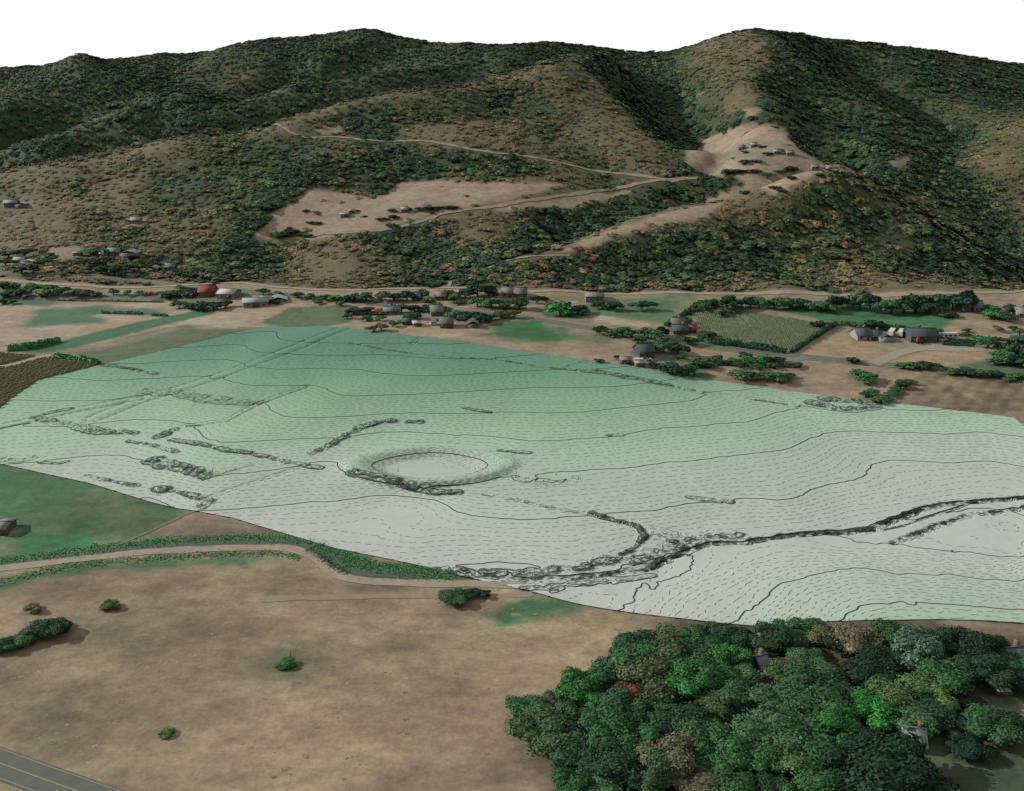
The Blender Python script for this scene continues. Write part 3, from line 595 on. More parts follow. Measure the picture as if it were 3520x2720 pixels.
# ------------------------------------------------------------------ roads, tracks, creek
def resample(L, step):
    L = np.asarray(L)[:, :2]; n = len(L)
    P = np.concatenate([L[:1] * 2 - L[1:2], L, L[-1:] * 2 - L[-2:-1]]); out = []
    for i in range(1, n):
        p0, p1, p2, p3 = P[i-1], P[i], P[i+1], P[i+2]; k = max(1, int(np.hypot(*(p2 - p1)) / step))
        for t in np.arange(k) / k: out.append(0.5 * (2*p1 + (p2 - p0)*t + (2*p0 - 5*p1 + 4*p2 - p3)*t*t + (3*p1 - p0 - 3*p2 + p3)*t**3))
    out.append(L[-1]); return np.array(out)
def strip_geo(L, width, lift, off=0.0, step=3.0, wob=0.0, nc=5, dash=None):
    L = resample(L, step); T = np.gradient(L, axis=0); T /= np.maximum(np.hypot(T[:, 0], T[:, 1]), 1e-6)[:, None]; N = np.stack([-T[:, 1], T[:, 0]], 1)
    n = len(L); V = []
    for k in range(nc):
        s = (k / (nc - 1) - 0.5) * width
        e = wob * (vnoise(L[:, 0], L[:, 1], 4, 5 + k) - 0.5) * 2 if k in (0, nc - 1) else 0
        p = L + N * (s + off + e)[:, None] if np.ndim(s + off + e) else L + N * (s + off + e)
        V.append(np.column_stack([p, H(p[:, 0], p[:, 1]) + lift]))
    V = np.concatenate(V); F = []
    for k in range(nc - 1):
        i = np.arange(n - 1) + k * n; F.append(np.stack([i, i + n, i + n + 1, i + 1], 1))
    return V, np.concatenate(F)
def strip(name, L, width, mat, lift=0.06, kind='structure', parent=None, **kw):
    V, F = strip_geo(L, width, lift, **kw); o = mesh(name, V, F[:, ::-1], mat, parent, True)
    if kind: o['kind'] = kind
    return o
M_asph = flat_mat('asphalt', alb(92,96,88), ((0.6, 0.9, 1.1, (1, 1, 1)), (0.05, 0.9, 1.1, (1, 1, 1))))
M_asph2 = flat_mat('worn_asphalt', alb(112,112,106), ((0.6, 0.9, 1.1, (1, 1, 1)),))
M_dirt = flat_mat('pale_dirt', alb(146,136,117), ((0.5, 0.86, 1.14, (1, 1, 1)), (0.08, 0.9, 1.1, (1, 1, 1))))
M_dirt2 = flat_mat('hill_dirt', alb(136,125,104), ((0.3, 0.8, 1.15, (1, 1, 1)),))
M_grav = flat_mat('gravel', alb(142,136,118), ((0.5, 0.9, 1.1, (1, 1, 1)),))
M_line = flat_mat('road_paint', alb(142,138,118), ((0.8, 0.85, 1.1, (1, 1, 1)),)); M_yel = flat_mat('yellow_paint', alb(144,138,108), ((0.8, 0.85, 1.1, (1, 1, 1)),))
VALLEY_ROAD = picks([(-300,930),(0,938),(220,947),(385,955),(495,966),(593,979),(687,989),(824,1000),(989,1014),(1100,1024),(1200,1034),(1300,1044),(1435,1058),(1600,1072),(1764,1087),(1900,1105),(2012,1125),(2176,1146),(2360,1178),(2595,1211),(2760,1227),(3034,1252),(3254,1271),(3520,1303),(3800,1338)])
strip('valley_road', VALLEY_ROAD, 7.2, M_asph, 0.10); strip('edge_line', VALLEY_ROAD, 0.5, M_line, 0.14, off=3.1, nc=2); strip('edge_line', VALLEY_ROAD, 0.5, M_line, 0.14, off=-3.1, nc=2); strip('centre_line', VALLEY_ROAD, 0.3, M_yel, 0.14, nc=2)
for o in bpy.data.objects:
    if o.name.startswith(('edge_line', 'centre_line')) and o.parent is None: o.parent = bpy.data.objects['valley_road']; del o['kind']
L2 = picks([(-300,1030),(0,1025),(150,1020),(330,1023),(550,1026),(680,1031),(760,1028),(850,1012),(920,1008)]); strip('side_road', L2, 6.0, M_asph, 0.09)
r1 = picks([(-260,2520),(0,2625),(260,2720),(420,2778)]); e1 = picks([(-260,2470),(0,2572),(360,2716),(460,2760)])
wd = 2 * float(seg_dist(r1, e1[1:2, 0], e1[1:2, 1])[0])
fr = strip('road', r1, wd + 0.8, M_asph, 0.10); c_ = strip('centre_line', r1, 0.24, M_yel, 0.14, None, fr, nc=2); c_ = strip('edge_line', r1, 0.16, M_line, 0.14, None, fr, off=wd/2 - 0.1, nc=2); strip('edge_line', r1, 0.16, M_line, 0.14, None, fr, off=-wd/2 + 0.1, nc=2)
strip('hill_foot_track', BENCH, 3.6, M_dirt, 0.22, wob=0.8)
bermL = resample(BENCH, 4.0); bermL = bermL + np.array([0, -2.6])
strip('crest_track', TRACKS['crest'], 2.6, M_dirt2, 0.35, wob=1.2, nc=3); strip('farm_track', TRACKS['farm'], 3.6, M_dirt2, 0.35, wob=1.0, nc=3); strip('saddle_track', TRACKS['saddle'], 2.2, M_dirt2, 0.3, wob=0.7, nc=3)
strip('driveway', picks([(3000,1250),(3060,1228),(3110,1209),(3180,1200),(3300,1203),(3400,1200)]), 5.5, M_grav, 0.12, wob=0.5)
strip('driveway', picks([(2770,1229),(2700,1246),(2600,1250),(2500,1246),(2380,1240),(2300,1225)]), 4.0, M_asph2, 0.12, wob=0.4)
strip('driveway', picks([(1990,1038),(1900,1046),(1800,1057),(1650,1058),(1560,1052)]), 4.0, M_dirt, 0.12, wob=0.4)
strip('driveway', picks([(1420,1062),(1440,1085),(1470,1098),(1540,1098)]), 6.0, M_asph2, 0.12, wob=0.6)
strip('driveway', picks([(2176,1150),(2240,1190),(2260,1225),(2210,1245)]), 5.0, M_asph2, 0.12, wob=0.5)
strip('field_track', picks([(-300,1296),(0,1262),(130,1228),(175,1222)]), 3.4, M_dirt, 0.08, wob=0.4)
CREEK_TRACK = picks([(-300,1988),(0,1954),(275,1923),(494,1899),(769,1886),(960,1884),(1030,1895),(1085,1918),(1126,1955),(1170,1982),(1260,1998),(1435,2005),(1600,2007),(1712,2010),(1800,2012)])
ct = strip('creek_track', CREEK_TRACK, 3.4, M_dirt, 0.10, wob=0.4)
strip('wheel_track', picks([(900,2060),(1200,2052),(1500,2050),(1760,2048),(1830,2042)]), 2.6, flat_mat('worn_grass', alb(136,123,102)), 0.08, wob=0.4)
M_water, nt, b = new_mat('creek_water'); b.inputs['Base Color'].default_value = (*alb(66,78,70), 1); b.inputs['Roughness'].default_value = 0.35
strip('creek', picks([(-300,1966),(0,1940),(275,1910),(494,1884),(769,1868),(960,1866),(1060,1873),(1120,1893),(1165,1930),(1220,1962),(1350,1975),(1500,1985)]), 4.2, M_water, 0.08, wob=1.0)
strip('field_path', picks([(380,1882),(430,1863),(530,1820),(640,1768),(668,1757)]), 1.0, flat_mat('path_grass', alb(104,112,84)), 0.08, wob=0.2)
print('roads', time.time() - T0)
# ------------------------------------------------------------------ buildings
def box_geo(x0, x1, y0, y1, z0, z1):
    V = [(x0,y0,z0),(x1,y0,z0),(x1,y1,z0),(x0,y1,z0),(x0,y0,z1),(x1,y0,z1),(x1,y1,z1),(x0,y1,z1)]
    F = [(0,3,2,1),(4,5,6,7),(0,1,5,4),(1,2,6,5),(2,3,7,6),(3,0,4,7)]; return V, F
def box(name, dims, mat, parent):
    V, F = box_geo(*dims); return mesh(name, V, F, mat, parent)
_pal = {}
def pal(r, g, b, rough=0.8):
    k = (r, g, b)
    if k not in _pal: _pal[k] = flat_mat('paint_%d_%d_%d' % k, alb(r, g, b), ((0.7, 0.9, 1.1, (1, 1, 1)), (4.0, 0.94, 1.06, (1, 1, 1))), rough)
    return _pal[k]
M_glass, _nt, _b = new_mat('window_glass'); _b.inputs['Base Color'].default_value = (0.02, 0.025, 0.03, 1); _b.inputs['Roughness'].default_value = 0.15
BUILT = []
def house(u, v, lpx, depth, yaw, hgt, wall, roof, label, cat='house', name='house', rise=0.32, wing=None, group=None):
    """gabled building: ridge along its length; lpx = length in photograph pixels"""
    p = pick(u, v); dist = float(np.hypot(np.hypot(p[0], p[1]), CAMZ - p[2])); sc = 0.62 if p[1] > foot(p[0]) else 0.78; L = lpx * sc * dist / FOC; W = depth * sc; hgt = max(2.0, hgt * 0.66); big = v > 2000
    if big: L *= 0.7; W *= 0.8; hgt *= 0.75
    wall = tuple(int(c * 0.72) for c in wall); roof = tuple(int(c * 0.8) for c in roof)
    root = empty(name, (p[0], p[1], p[2] - 0.3), math.radians(yaw)); tag(root, label, cat, group)
    BUILT.append((p[0], p[1], max(L, W) * 0.5 + 1.5))
    z0, z1 = -1.5, hgt; l, w = L / 2, W / 2; r = z1 + W * rise
    V = [(-l,-w,z0),(l,-w,z0),(l,w,z0),(-l,w,z0),(-l,-w,z1),(l,-w,z1),(l,w,z1),(-l,w,z1),(-l,0,r),(l,0,r)]
    me = bpy.data.meshes.new('wall'); me.from_pydata(V, [], [(0,1,5,4),(1,2,6,9,5),(2,3,7,6),(3,0,4,8,7)]); me.materials.append(pal(*wall)); me.update()
    wo = bpy.data.objects.new('wall', me); COL.objects.link(wo); wo.parent = root
    e = 0.5; t = 0.18; s = (r - z1) / w
    rv = []; 
    for x in (-l - e, l + e):
        rv += [(x, -w - e, z1 - e * s + 0.05), (x, 0, r + 0.05), (x, w + e, z1 - e * s + 0.05), (x, -w - e, z1 - e * s + 0.05 + t), (x, 0, r + 0.05 + t), (x, w + e, z1 - e * s + 0.05 + t)]
    rf = [(3,9,10,4),(4,10,11,5),(0,1,7,6),(1,2,8,7),(0,6,9,3),(2,5,11,8),(0,3,4,1),(1,4,5,2),(6,7,10,9),(7,8,11,10)]
    ro = mesh('roof', rv, np.array(rf), pal(*roof), root)
    box('ridge_cap', (-l - e, l + e, -0.2, 0.2, r + t, r + t + 0.16), pal(*[int(c * 0.85) for c in roof]), ro)
    if cat == 'house': box('chimney', (l * 0.4, l * 0.4 + 0.9, w * 0.25, w * 0.25 + 0.9, z1, r + 0.9), pal(110, 90, 80), ro)
    nW = max(2, min(6, int(L / 3.2)))
    for k in range(nW):
        x = -l + L * (k + 0.5) / nW
        if k == nW // 2:
            dw, dh = (0.55, 2.1) if cat == 'house' else (1.5, min(2.8, hgt - 0.3))
            d = box('door', (x - dw, x + dw, -w - 0.06, -w + 0.05, 0.1, dh), pal(96, 78, 62), root); box('handle', (x + dw * 0.6, x + dw * 0.6 + 0.08, -w - 0.14, -w - 0.06, 1.0, 1.2), pal(60, 60, 60), d)
        else:
            fr = box('window', (x - 0.75, x + 0.75, -w - 0.05, -w + 0.05, 0.9, min(2.1, hgt - 0.3)), pal(200, 200, 195), root); box('pane', (x - 0.62, x + 0.62, -w - 0.08, -w - 0.05, 1.02, min(1.98, hgt - 0.42)), M_glass, fr)
    if wing:
        wl, ww, ox, oy = wing
        q = box('wing', (ox - wl / 2, ox + wl / 2, oy - ww / 2, oy + ww / 2, z0, hgt * 0.8), pal(*wall), root)
        h2 = hgt * 0.8
        mesh('wing_roof', [(ox-wl/2-.3,oy-ww/2-.3,h2),(ox+wl/2+.3,oy-ww/2-.3,h2),(ox+wl/2+.3,oy+ww/2+.3,h2),(ox-wl/2-.3,oy+ww/2+.3,h2),(ox,oy-ww/2-.3,h2+ww*.2),(ox,oy+ww/2+.3,h2+ww*.2)], np.array([(0,4,5,3),(1,2,5,4)]), pal(*[int(c * 0.92) for c in roof]), root)
    return root
GRY = (150,152,148); DGR = (78,90,92); WHT = (205,205,202); LGR = (172,174,170)
house(716,1014,62,11,4,4.2,(150,120,105),(152,72,62),'barn with faded red gable roof beside the white-roofed shed','barn','barn')
house(789,1019,70,13,-10,4.0,(180,178,172),(214,210,206),'shed with a plain white roof just beside the red-roofed barn','shed','shed',0.14)
house(880,1050,100,10,14,4.2,(170,176,174),(186,196,194),'long pale blue-grey roofed farm building at the corner of tan plots','barn','barn',0.18,(9,8,11,5))
house(915,1040,40,8,14,3.6,(176,180,178),(196,202,200),'small pale shed behind the long pale blue-grey roofed farm building','shed','shed',0.2)
house(648,1022,36,6,0,3,(190,190,188),(205,208,206),'low white outbuilding under dark trees, close to the red roof','shed','shed',0.15)
house(588,927,52,9,-4,3.6,(120,110,100),(120,134,136),'blue-grey roofed house on the slope above the road bend',wing=(6,6,-9,-3))
house(395,876,60,10,2,4,(150,148,140),(140,150,148),'wide grey-green roofed house in the hillside yard with white fence',wing=(10,8,10,-2))
house(360,880,36,7,4,3.2,(175,175,170),(158,164,162),'small light grey roofed annex beside the wide grey-green roofed house')
house(268,878,40,5,3,2.8,(165,158,145),(178,168,150),'small cream-roofed shed at the edge of the hillside dirt clearing','shed','shed',0.15)
house(70,902,46,7,6,3.2,(190,188,182),(188,190,188),'pale grey house below the dirt clearing, with bright white roof strip',wing=(8,4,6,-4))
house(120,905,30,4,14,2.6,(200,200,198),(216,216,214),'narrow white-roofed lean-to shed below the dirt clearing','shed','shed',0.1)
house(42,708,60,9,4,4,(130,136,138),(150,162,164),'lone blue-grey roofed house high on the scrubby spur',wing=(7,6,8,-3))
house(470,765,46,8,6,3.4,(170,166,156),(166,172,168),'lone light grey house in a gap of the scrub-covered spur',wing=(5,5,-7,2))
house(1184,744,40,7,6,3,(170,172,160),(196,200,184),'low cream-roofed shed in the tan clearing, lower of the two','shed','shed',0.12)
house(1208,732,28,5,6,2.8,(170,172,160),(192,194,182),'low cream-roofed shed in the tan clearing, upper of the two','shed','shed',0.12)
house(1392,727,36,7,3,3,(150,150,142),(178,178,168),'pale-roofed hill farmhouse beside the dark tree row')
house(1465,722,52,8,6,3.6,(110,120,118),(112,126,128),'long blue-grey roofed hill barn beside the dark tree row','barn','barn',0.2)
for u, v, l, c, t in [(2548,514,36,(150,160,164),'small blue-grey shed on the bare knoll, highest of its sheds'),(2590,505,34,(176,182,178),'pale roofed cottage at the top of the knoll yard'),(2668,528,36,(186,182,172),'cream-roofed cottage in the middle of the knoll yard'),(2715,532,40,(160,164,158),'grey-roofed cottage near the steep edge of the knoll'),(2800,580,38,(168,168,160),'light grey cottage on the lower shoulder of the knoll'),(2850,583,28,(178,178,172),'smallest pale shed on the lower shoulder of the knoll')]:
    house(u, v, l, 6, 5, 2.8, (160,158,150), c, t)
house(1345,1078,70,7,14,3.4,(150,152,148),(140,148,150),'long grey roofed village house with a rusty tree beside it')
house(1500,1082,50,10,10,4.0,(140,138,128),(138,140,130),'square olive-grey roofed village house at the end of paved yard')
house(1400,1114,40,6,8,3.0,(120,128,130),(92,104,112),'dark slate roofed shed at the edge of the pale stubble','shed','shed',0.25)
house(1432,1120,30,5,8,2.8,(190,190,186),(210,210,206),'bright white roofed shed at the edge of the pale stubble','shed','shed',0.15)
house(1535,1122,56,10,4,3.8,(120,128,120),(112,124,116),'green-grey barn on the pale stubble corner, darker at one end','barn','barn',0.28,(5,7,12,0))
house(1518,1027,46,8,-6,3.4,(150,142,138),(150,146,142),'mauve-grey roofed village house deep among the trees')
house(1430,1030,36,7,6,3.2,(130,130,126),(128,136,138),'small grey house half hidden behind roadside village trees')
house(1745,1016,44,9,0,3.6,(150,150,140),(146,150,140),'light grey-green roofed house tucked below the hill track')
house(1792,1018,46,9,0,3.6,(130,134,130),(118,126,124),'darker grey roofed house tucked below the hill track')
house(1698,1012,30,6,0,2.8,(196,194,190),(216,214,210),'tiny white-roofed shed under the big dark trees','shed','shed',0.15)
house(2042,1030,78,13,0,4.4,(158,160,154),(150,154,146),'large flat grey barn on its concrete pad by the meadow','barn','barn',0.1)
house(2325,1122,50,9,6,3.4,(120,124,122),(128,134,130),'grey bungalow with white trim behind the roadside hedge')
house(2335,1144,64,8,4,3.2,(96,104,106),(88,98,100),'long dark roofed bungalow directly beside the valley road')
house(2378,1141,30,6,4,3.0,(130,96,80),(140,96,78),'small rust-roofed cottage at the corner of the vineyard')
house(2212,1220,66,11,12,4.0,(86,98,92),(80,94,88),'dark green-grey roofed barn near the upper edge of the map','barn','barn',0.3)
house(2150,1246,44,6,-6,2.6,(140,140,142),(146,150,156),'low lilac-grey shed at the very edge of the map','shed','shed',0.12)
house(2195,1258,36,5,4,2.6,(170,160,150),(188,178,168),'low pinkish white shed touching the edge of the map','shed','shed',0.12)
house(2958,1162,60,10,6,3.8,(196,200,200),(96,110,114),'white walled farmhouse with dark blue-grey roof in the tan field',wing=(6,6,9,-4))
house(3006,1164,44,8,4,3.4,(96,106,106),(90,102,104),'dark roofed annex attached behind the white walled farmhouse')
house(3162,1166,112,14,0,4.4,(100,110,112),(82,94,98),'largest dark slate roofed barn beside the young orchard','barn','barn',0.22)
house(3212,1066,40,10,-4,4,(150,150,142),(136,142,132),'grey-green roofed house in the shade of the tall row')
house(3310,1066,36,9,6,3.8,(126,134,126),(112,122,116),'dark hipped house standing between two paler ones near the tall row',rise=0.4)
house(3352,1066,40,10,0,3.8,(146,150,142),(134,140,132),'light grey house nearest the open end of the tall row')
house(3505,1086,46,9,0,3.6,(180,180,172),(170,172,166),'pale roofed house at the far edge of the dry paddocks')
house(20,1822,44,8,0,2.2,(130,130,126),(140,142,140),'flat pale farm shed beside the lush green field','shed','shed',0.12)
house(2606,2246,62,8,20,3.6,(150,156,160),(150,158,166),'blue-grey roofed cottage showing between crowns near the map edge')
house(2612,2296,54,7,20,3.4,(150,154,160),(146,152,162),'lilac-grey roofed cottage showing through the grove, below another')
house(3135,2556,100,8,-14,3.8,(190,192,190),(176,182,184),'white-walled cottage in deep shade of the giant dark trees')
house(3480,2275,90,9,8,3.6,(140,146,150),(128,136,142),'blue-grey roofed cottage by the small clearing of the grove')
house(3430,2372,44,6,0,3,(180,184,184),(178,184,186),'small white-roofed hut beside the green glade','shed','shed',0.15)
# ------------------------------------------------------------------ vehicles
def wheel(parent, x, y, r=0.36, w=0.24):
    n = 12; V = []; 
    for s in (-w/2, w/2):
        for k in range(n): a = 2*math.pi*k/n; V.append((x + r*math.cos(a), y + s, r + r*math.sin(a)))
    F = [(k, (k+1) % n, (k+1) % n + n, k + n) for k in range(n)]
    me = bpy.data.meshes.new('wheel'); me.from_pydata(V, [], F + [tuple(range(n))[::-1], tuple(range(n, 2*n))]); me.materials.append(pal(34,34,34)); me.update()
    o = bpy.data.objects.new('wheel', me); COL.objects.link(o); o.parent = parent
    h = box('rim', (x - 0.15, x + 0.15, y - w/2 - 0.01 if y < 0 else y + w/2, y - w/2 if y < 0 else y + w/2 + 0.01, r - 0.15, r + 0.15), pal(150,150,150), o)
def loft(name, secs, mat, parent):
    """body swept from (x, half width, bottom, top) sections"""
    V, F = [], []
    for x, w, a, b in secs: V += [(x,-w,a),(x,w,a),(x,w*0.97,(a+b)/2),(x,w*0.86,b),(x,-w*0.86,b),(x,-w*0.97,(a+b)/2)]
    for i in range(len(secs) - 1):
        for k in range(6): F.append((i*6+k, i*6+(k+1)%6, i*6+6+(k+1)%6, i*6+6+k))
    me = bpy.data.meshes.new(name); n = len(V); me.from_pydata(V, [], F + [(5,4,3,2,1,0), (n-6,n-5,n-4,n-3,n-2,n-1)]); me.materials.append(mat); me.update()
    o = bpy.data.objects.new(name, me); COL.objects.link(o); o.parent = parent; return o
def vehicle(kind, u, v, yaw, col, label, group=None):
    p = pick(u, v); r = empty({'van': 'van', 'car': 'car', 'trailer': 'trailer', 'tractor': 'tractor'}[kind], (p[0], p[1], p[2] + 0.12), math.radians(yaw)); tag(r, label, kind, group); m_ = pal(*col, 0.4)
    if kind == 'car':
        loft('body', [(-2.2,.8,.35,.75),(-2.0,.88,.25,.9),(1.0,.9,.25,.92),(2.0,.86,.28,.8),(2.2,.75,.35,.65)], m_, r); loft('cabin', [(-1.7,.8,.9,.95),(-1.1,.75,.9,1.42),(.3,.75,.9,1.45),(1.1,.8,.9,.95)], M_glass, r)
        for x in (-1.35, 1.35):
            for y in (-.82, .82): wheel(r, x, y)
        for y in (-.6, .6): box('headlight', (2.12, 2.22, y-.15, y+.15, .55, .68), pal(220,220,210), r)
    elif kind == 'van':
        loft('body', [(-2.7,.95,.3,2.2),(-2.6,1.0,.25,2.35),(1.2,1.0,.25,2.35),(1.9,1.0,.25,1.3),(2.6,.92,.3,1.1)], m_, r); loft('windscreen', [(1.25,.8,1.35,2.2),(1.95,.8,1.3,1.36)], M_glass, r)
        for x in (-1.7, 1.7):
            for y in (-.9, .9): wheel(r, x, y, .4)
    elif kind == 'trailer':
        loft('body', [(-3.6,1.2,.7,2.7),(-3.4,1.25,.6,2.9),(3.2,1.25,.6,2.9),(3.6,1.2,.8,2.5)], m_, r); box('drawbar', (3.6, 4.8, -.08, .08, .55, .7), pal(70,70,70), r)
        for i in range(3): box('window', (-2.5 + i*2, -1.4 + i*2, -1.3, -1.24, 1.5, 2.2), M_glass, r)
        for x in (-.5, .5):
            for y in (-1.1, 1.1): wheel(r, x, y, .38)
    else:
        loft('bonnet', [(0,.4,.7,1.5),(1.6,.38,.7,1.45),(1.75,.3,.8,1.3)], m_, r); loft('cabin', [(-1.3,.6,.9,2.2),(-1.1,.7,.9,2.5),(0,.7,.9,2.5),(.15,.6,.9,2.0)], m_, r)
        for y in (-.85, .85): wheel(r, -.7, y, .75, .4); wheel(r, 1.3, y, .45, .3)
vehicle('trailer', 3064, 1154, 60, (205,202,196), 'white trailer parked behind the dark slate barn, beside the hedge')
vehicle('trailer', 3096, 1156, 60, (198,196,190), 'second white trailer, next to the slate barn wall')
vehicle('van', 3224, 1163, 0, (215,215,215), 'white van parked at the end wall of the slate barn')
vehicle('car', 3238, 1172, 10, (190,192,192), 'silver car parked beside the white van')
vehicle('trailer', 3262, 1166, 0, (186,184,172), 'cream trailer parked between white van and orchard')
vehicle('tractor', 3158, 1182, 10, (150,50,42), 'red tractor standing in the yard before the slate barn')
vehicle('car', 3042, 1162, 5, (205,206,206), 'white car parked behind the farmhouse annex')
vehicle('car', 3436, 1192, 5, (205,204,198), 'white car alone at the end of the gravel drive')
vehicle('car', 2222, 1240, 10, (200,200,198), 'white car in the yard of the dark green-grey barn')
vehicle('van', 2200, 1252, 0, (206,204,200), 'white van beside the low pinkish white shed')
vehicle('car', 1494, 1118, 10, (214,214,212), 'white car parked beside the green-grey barn')
vehicle('car', 1352, 1054, 5, (204,204,204), 'white car on the village roadside under trees')
vehicle('car', 2303, 1120, 40, (205,207,207), 'white car beside the grey bungalow with white trim')
print('buildings', time.time() - T0)
# ------------------------------------------------------------------ vegetation
def leaf_mat(name, instancer=False):
    m, nt, b = new_mat(name); b.inputs['Roughness'].default_value = 0.75; b.inputs['Specular IOR Level'].default_value = 0.12
    if instancer:
        src = nd(nt, 'ShaderNodeAttribute', attribute_name='tint', attribute_type='INSTANCER').outputs['Color']
    else: src = nt.nodes.new('ShaderNodeObjectInfo').outputs['Color']
    g = nt.nodes.new('ShaderNodeNewGeometry'); mr = nd(nt, 'ShaderNodeMapRange'); mr.inputs[3].default_value = 0.7; mr.inputs[4].default_value = 1.35
    nt.links.new(g.outputs['Random Per Island'], mr.inputs[0])
    mx = nt.nodes.new('ShaderNodeVectorMath'); mx.operation = 'SCALE'; nt.links.new(src, mx.inputs[0]); nt.links.new(mr.outputs[0], mx.inputs['Scale'])
    nt.links.new(noise_mul(nt, mx.outputs[0], [(2.2, 0.75, 1.25, (1, 1, 1))]), b.inputs['Base Color'])
    return m
M_leaf = leaf_mat('foliage'); M_leafI = leaf_mat('scrub_foliage', True); M_bark = flat_mat('bark', alb(84,72,60), ((3, 0.7, 1.3, (1, 1, 4)),))
def ico(sub=1):
    import bmesh
    bm = bmesh.new(); bmesh.ops.create_icosphere(bm, subdivisions=sub, radius=1.0); V = np.array([v.co[:] for v in bm.verts]); F = np.array([[v.index for v in f.verts] for f in bm.faces]); bm.free(); return V, F
def crown_geo(seed, nleaf, leaf, lobes, hr, up=0.0, core=1):
    """crown of unit diameter sitting on z=0: leaf clumps over several lobes and a shaded heart"""
    r = np.random.RandomState(seed); LC = []
    for k in range(lobes):
        a = r.rand() * 6.283; d = 0.38 * math.sqrt(r.rand()) if k else 0.0; rr = (0.10 + 0.13 * r.rand()) if k else 0.24
        z = hr * (0.32 + 0.42 * r.rand() * (1 - d)) if k else hr * 0.48
        LC.append((d * math.cos(a), d * math.sin(a), z, rr, rr * hr * (0.85 + 0.3 * r.rand())))
    Q, Ff, nb = [], [], 0; wts = np.array([l[3] ** 2 for l in LC]); wts /= wts.sum()
    for k in range(nleaf):
        l = LC[r.choice(lobes, p=wts)]; dv = r.normal(size=3); dv[2] = dv[2] * 0.9 + 0.25; dv /= np.linalg.norm(dv)
        if dv[2] < -0.5: dv[2] = -dv[2]
        rad = 0.82 + 0.34 * r.rand() ** 1.5
        c = np.array([l[0] + dv[0] * l[3] * rad, l[1] + dv[1] * l[3] * rad, max(0.02, l[2] + dv[2] * l[4] * rad)])
        nv = dv * (1 - up) + np.array([0, 0, up]) + 0.55 * (1 - 0.4 * up) * r.normal(size=3); nv /= np.linalg.norm(nv); t = np.cross(nv, r.normal(size=3)); t /= np.linalg.norm(t); bt = np.cross(nv, t)
        s = leaf * (0.6 + 0.8 * r.rand()); s2 = s * (0.55 + 0.4 * r.rand())
        Q += [c - t*s - bt*s2*0.5, c - bt*s2, c + t*s*0.9 - bt*s2*0.3, c + t*s*0.6 + bt*s2 + nv*s*0.2, c - t*s*0.5 + bt*s2*0.9]
        Ff += [(nb, nb+1, nb+2), (nb, nb+2, nb+3), (nb, nb+3, nb+4)]; nb += 5
    V0, F0 = ico(core)
    for l in LC:
        Q += list(V0 * np.array([l[3], l[3], l[4]]) * 0.84 + np.array(l[:3])); Ff += [tuple(f + nb) for f in F0]; nb += len(V0)
    V = np.array(Q); V[:, 2] = np.maximum(V[:, 2], 0.0); return V, np.array(Ff)
def data_only(name, V, F, mat):
    o = mesh(name, V, F, mat); COL.objects.unlink(o); me = o.data; bpy.data.objects.remove(o); return me
def trunk_geo(seed, h, r0, limbs=3):
    r = np.random.RandomState(seed); V, F = [], []
    def tube(pts, rad, n=7):
        b0 = len(V)
        for (p, q) in zip(pts, rad):
            for k in range(n): a = 6.283 * k / n; V.append((p[0] + q * math.cos(a), p[1] + q * math.sin(a), p[2]))
        for i in range(len(pts) - 1):
            for k in range(n): F.append((b0 + i*n + k, b0 + i*n + (k+1) % n, b0 + (i+1)*n + (k+1) % n, b0 + (i+1)*n + k))
    tube([(0,0,-0.06),(0.01,0,h*0.5),(0.02,0.01,h),(0.03,0.02,h+0.25)], [r0*1.4, r0, r0*0.8, r0*0.3])
    for k in range(limbs):
        a = 6.283 * (k + 0.4 * r.rand()) / limbs; d = 0.2 + 0.1 * r.rand()
        tube([(0,0,h*0.7),(d*0.4*math.cos(a), d*0.4*math.sin(a), h+0.08),(d*math.cos(a), d*math.sin(a), h+0.28)], [r0*0.6, r0*0.45, r0*0.15], 5)
    return np.array(V), np.array(F)
CROWN_BIG = [data_only('crown', *crown_geo(100 + k, 4200, 0.019, 15, (0.78, 0.9, 0.7, 1.0, 0.82)[k], core=2), M_leaf) for k in range(5)]
CROWN_MID = [data_only('crown', *crown_geo(200 + k, 620, 0.045, 9, (0.72, 0.85, 0.65, 0.95, 0.76)[k]), M_leaf) for k in range(5)]
TRUNKS = [data_only('trunk', *trunk_geo(300 + k, 0.2, 0.035), M_bark) for k in range(3)]
COLS = {'dk': (28,50,34), 'md': (42,74,42), 'br': (40,90,42), 'gy': (50,74,48), 'ol': (70,75,48), 'yl': (74,94,48), 'rd': (94,52,42), 'bn': (80,72,56), 'vd': (16,32,24), 'pb': (80,106,88), 'or': (112,80,54)}
CNAME = {'dk': 'dark green', 'md': 'mid green', 'br': 'bright green', 'gy': 'grey-green', 'ol': 'olive', 'yl': 'yellow-green', 'rd': 'rust red', 'bn': 'brownish', 'vd': 'blackish green', 'pb': 'pale blue-green', 'or': 'orange-brown'}
LEAF_GAIN = 2.0
def leaf_col(rgb, r, j=0.12):
    if rgb[0] < 95: rgb = tuple(0.8 * c + 0.2 * m for c, m in zip(rgb, (40,78,40)))
    c = np.clip(lin(rgb) / K_LIT * LEAF_GAIN * (1 + j * r.normal(size=3) * 0.5 + j * r.normal()), 0.004, 0.6); return (*c, 1)
TREES = []; ORD = ['', 'second ', 'third ', 'fourth ', 'fifth ', 'sixth ', 'seventh ', 'eighth ', 'ninth ', 'tenth ', 'eleventh ', 'twelfth ', 'thirteenth ', 'fourteenth ', 'fifteenth ', 'sixteenth ', 'seventeenth ', 'eighteenth ', 'nineteenth ', 'twentieth ']
trng = np.random.RandomState(77)
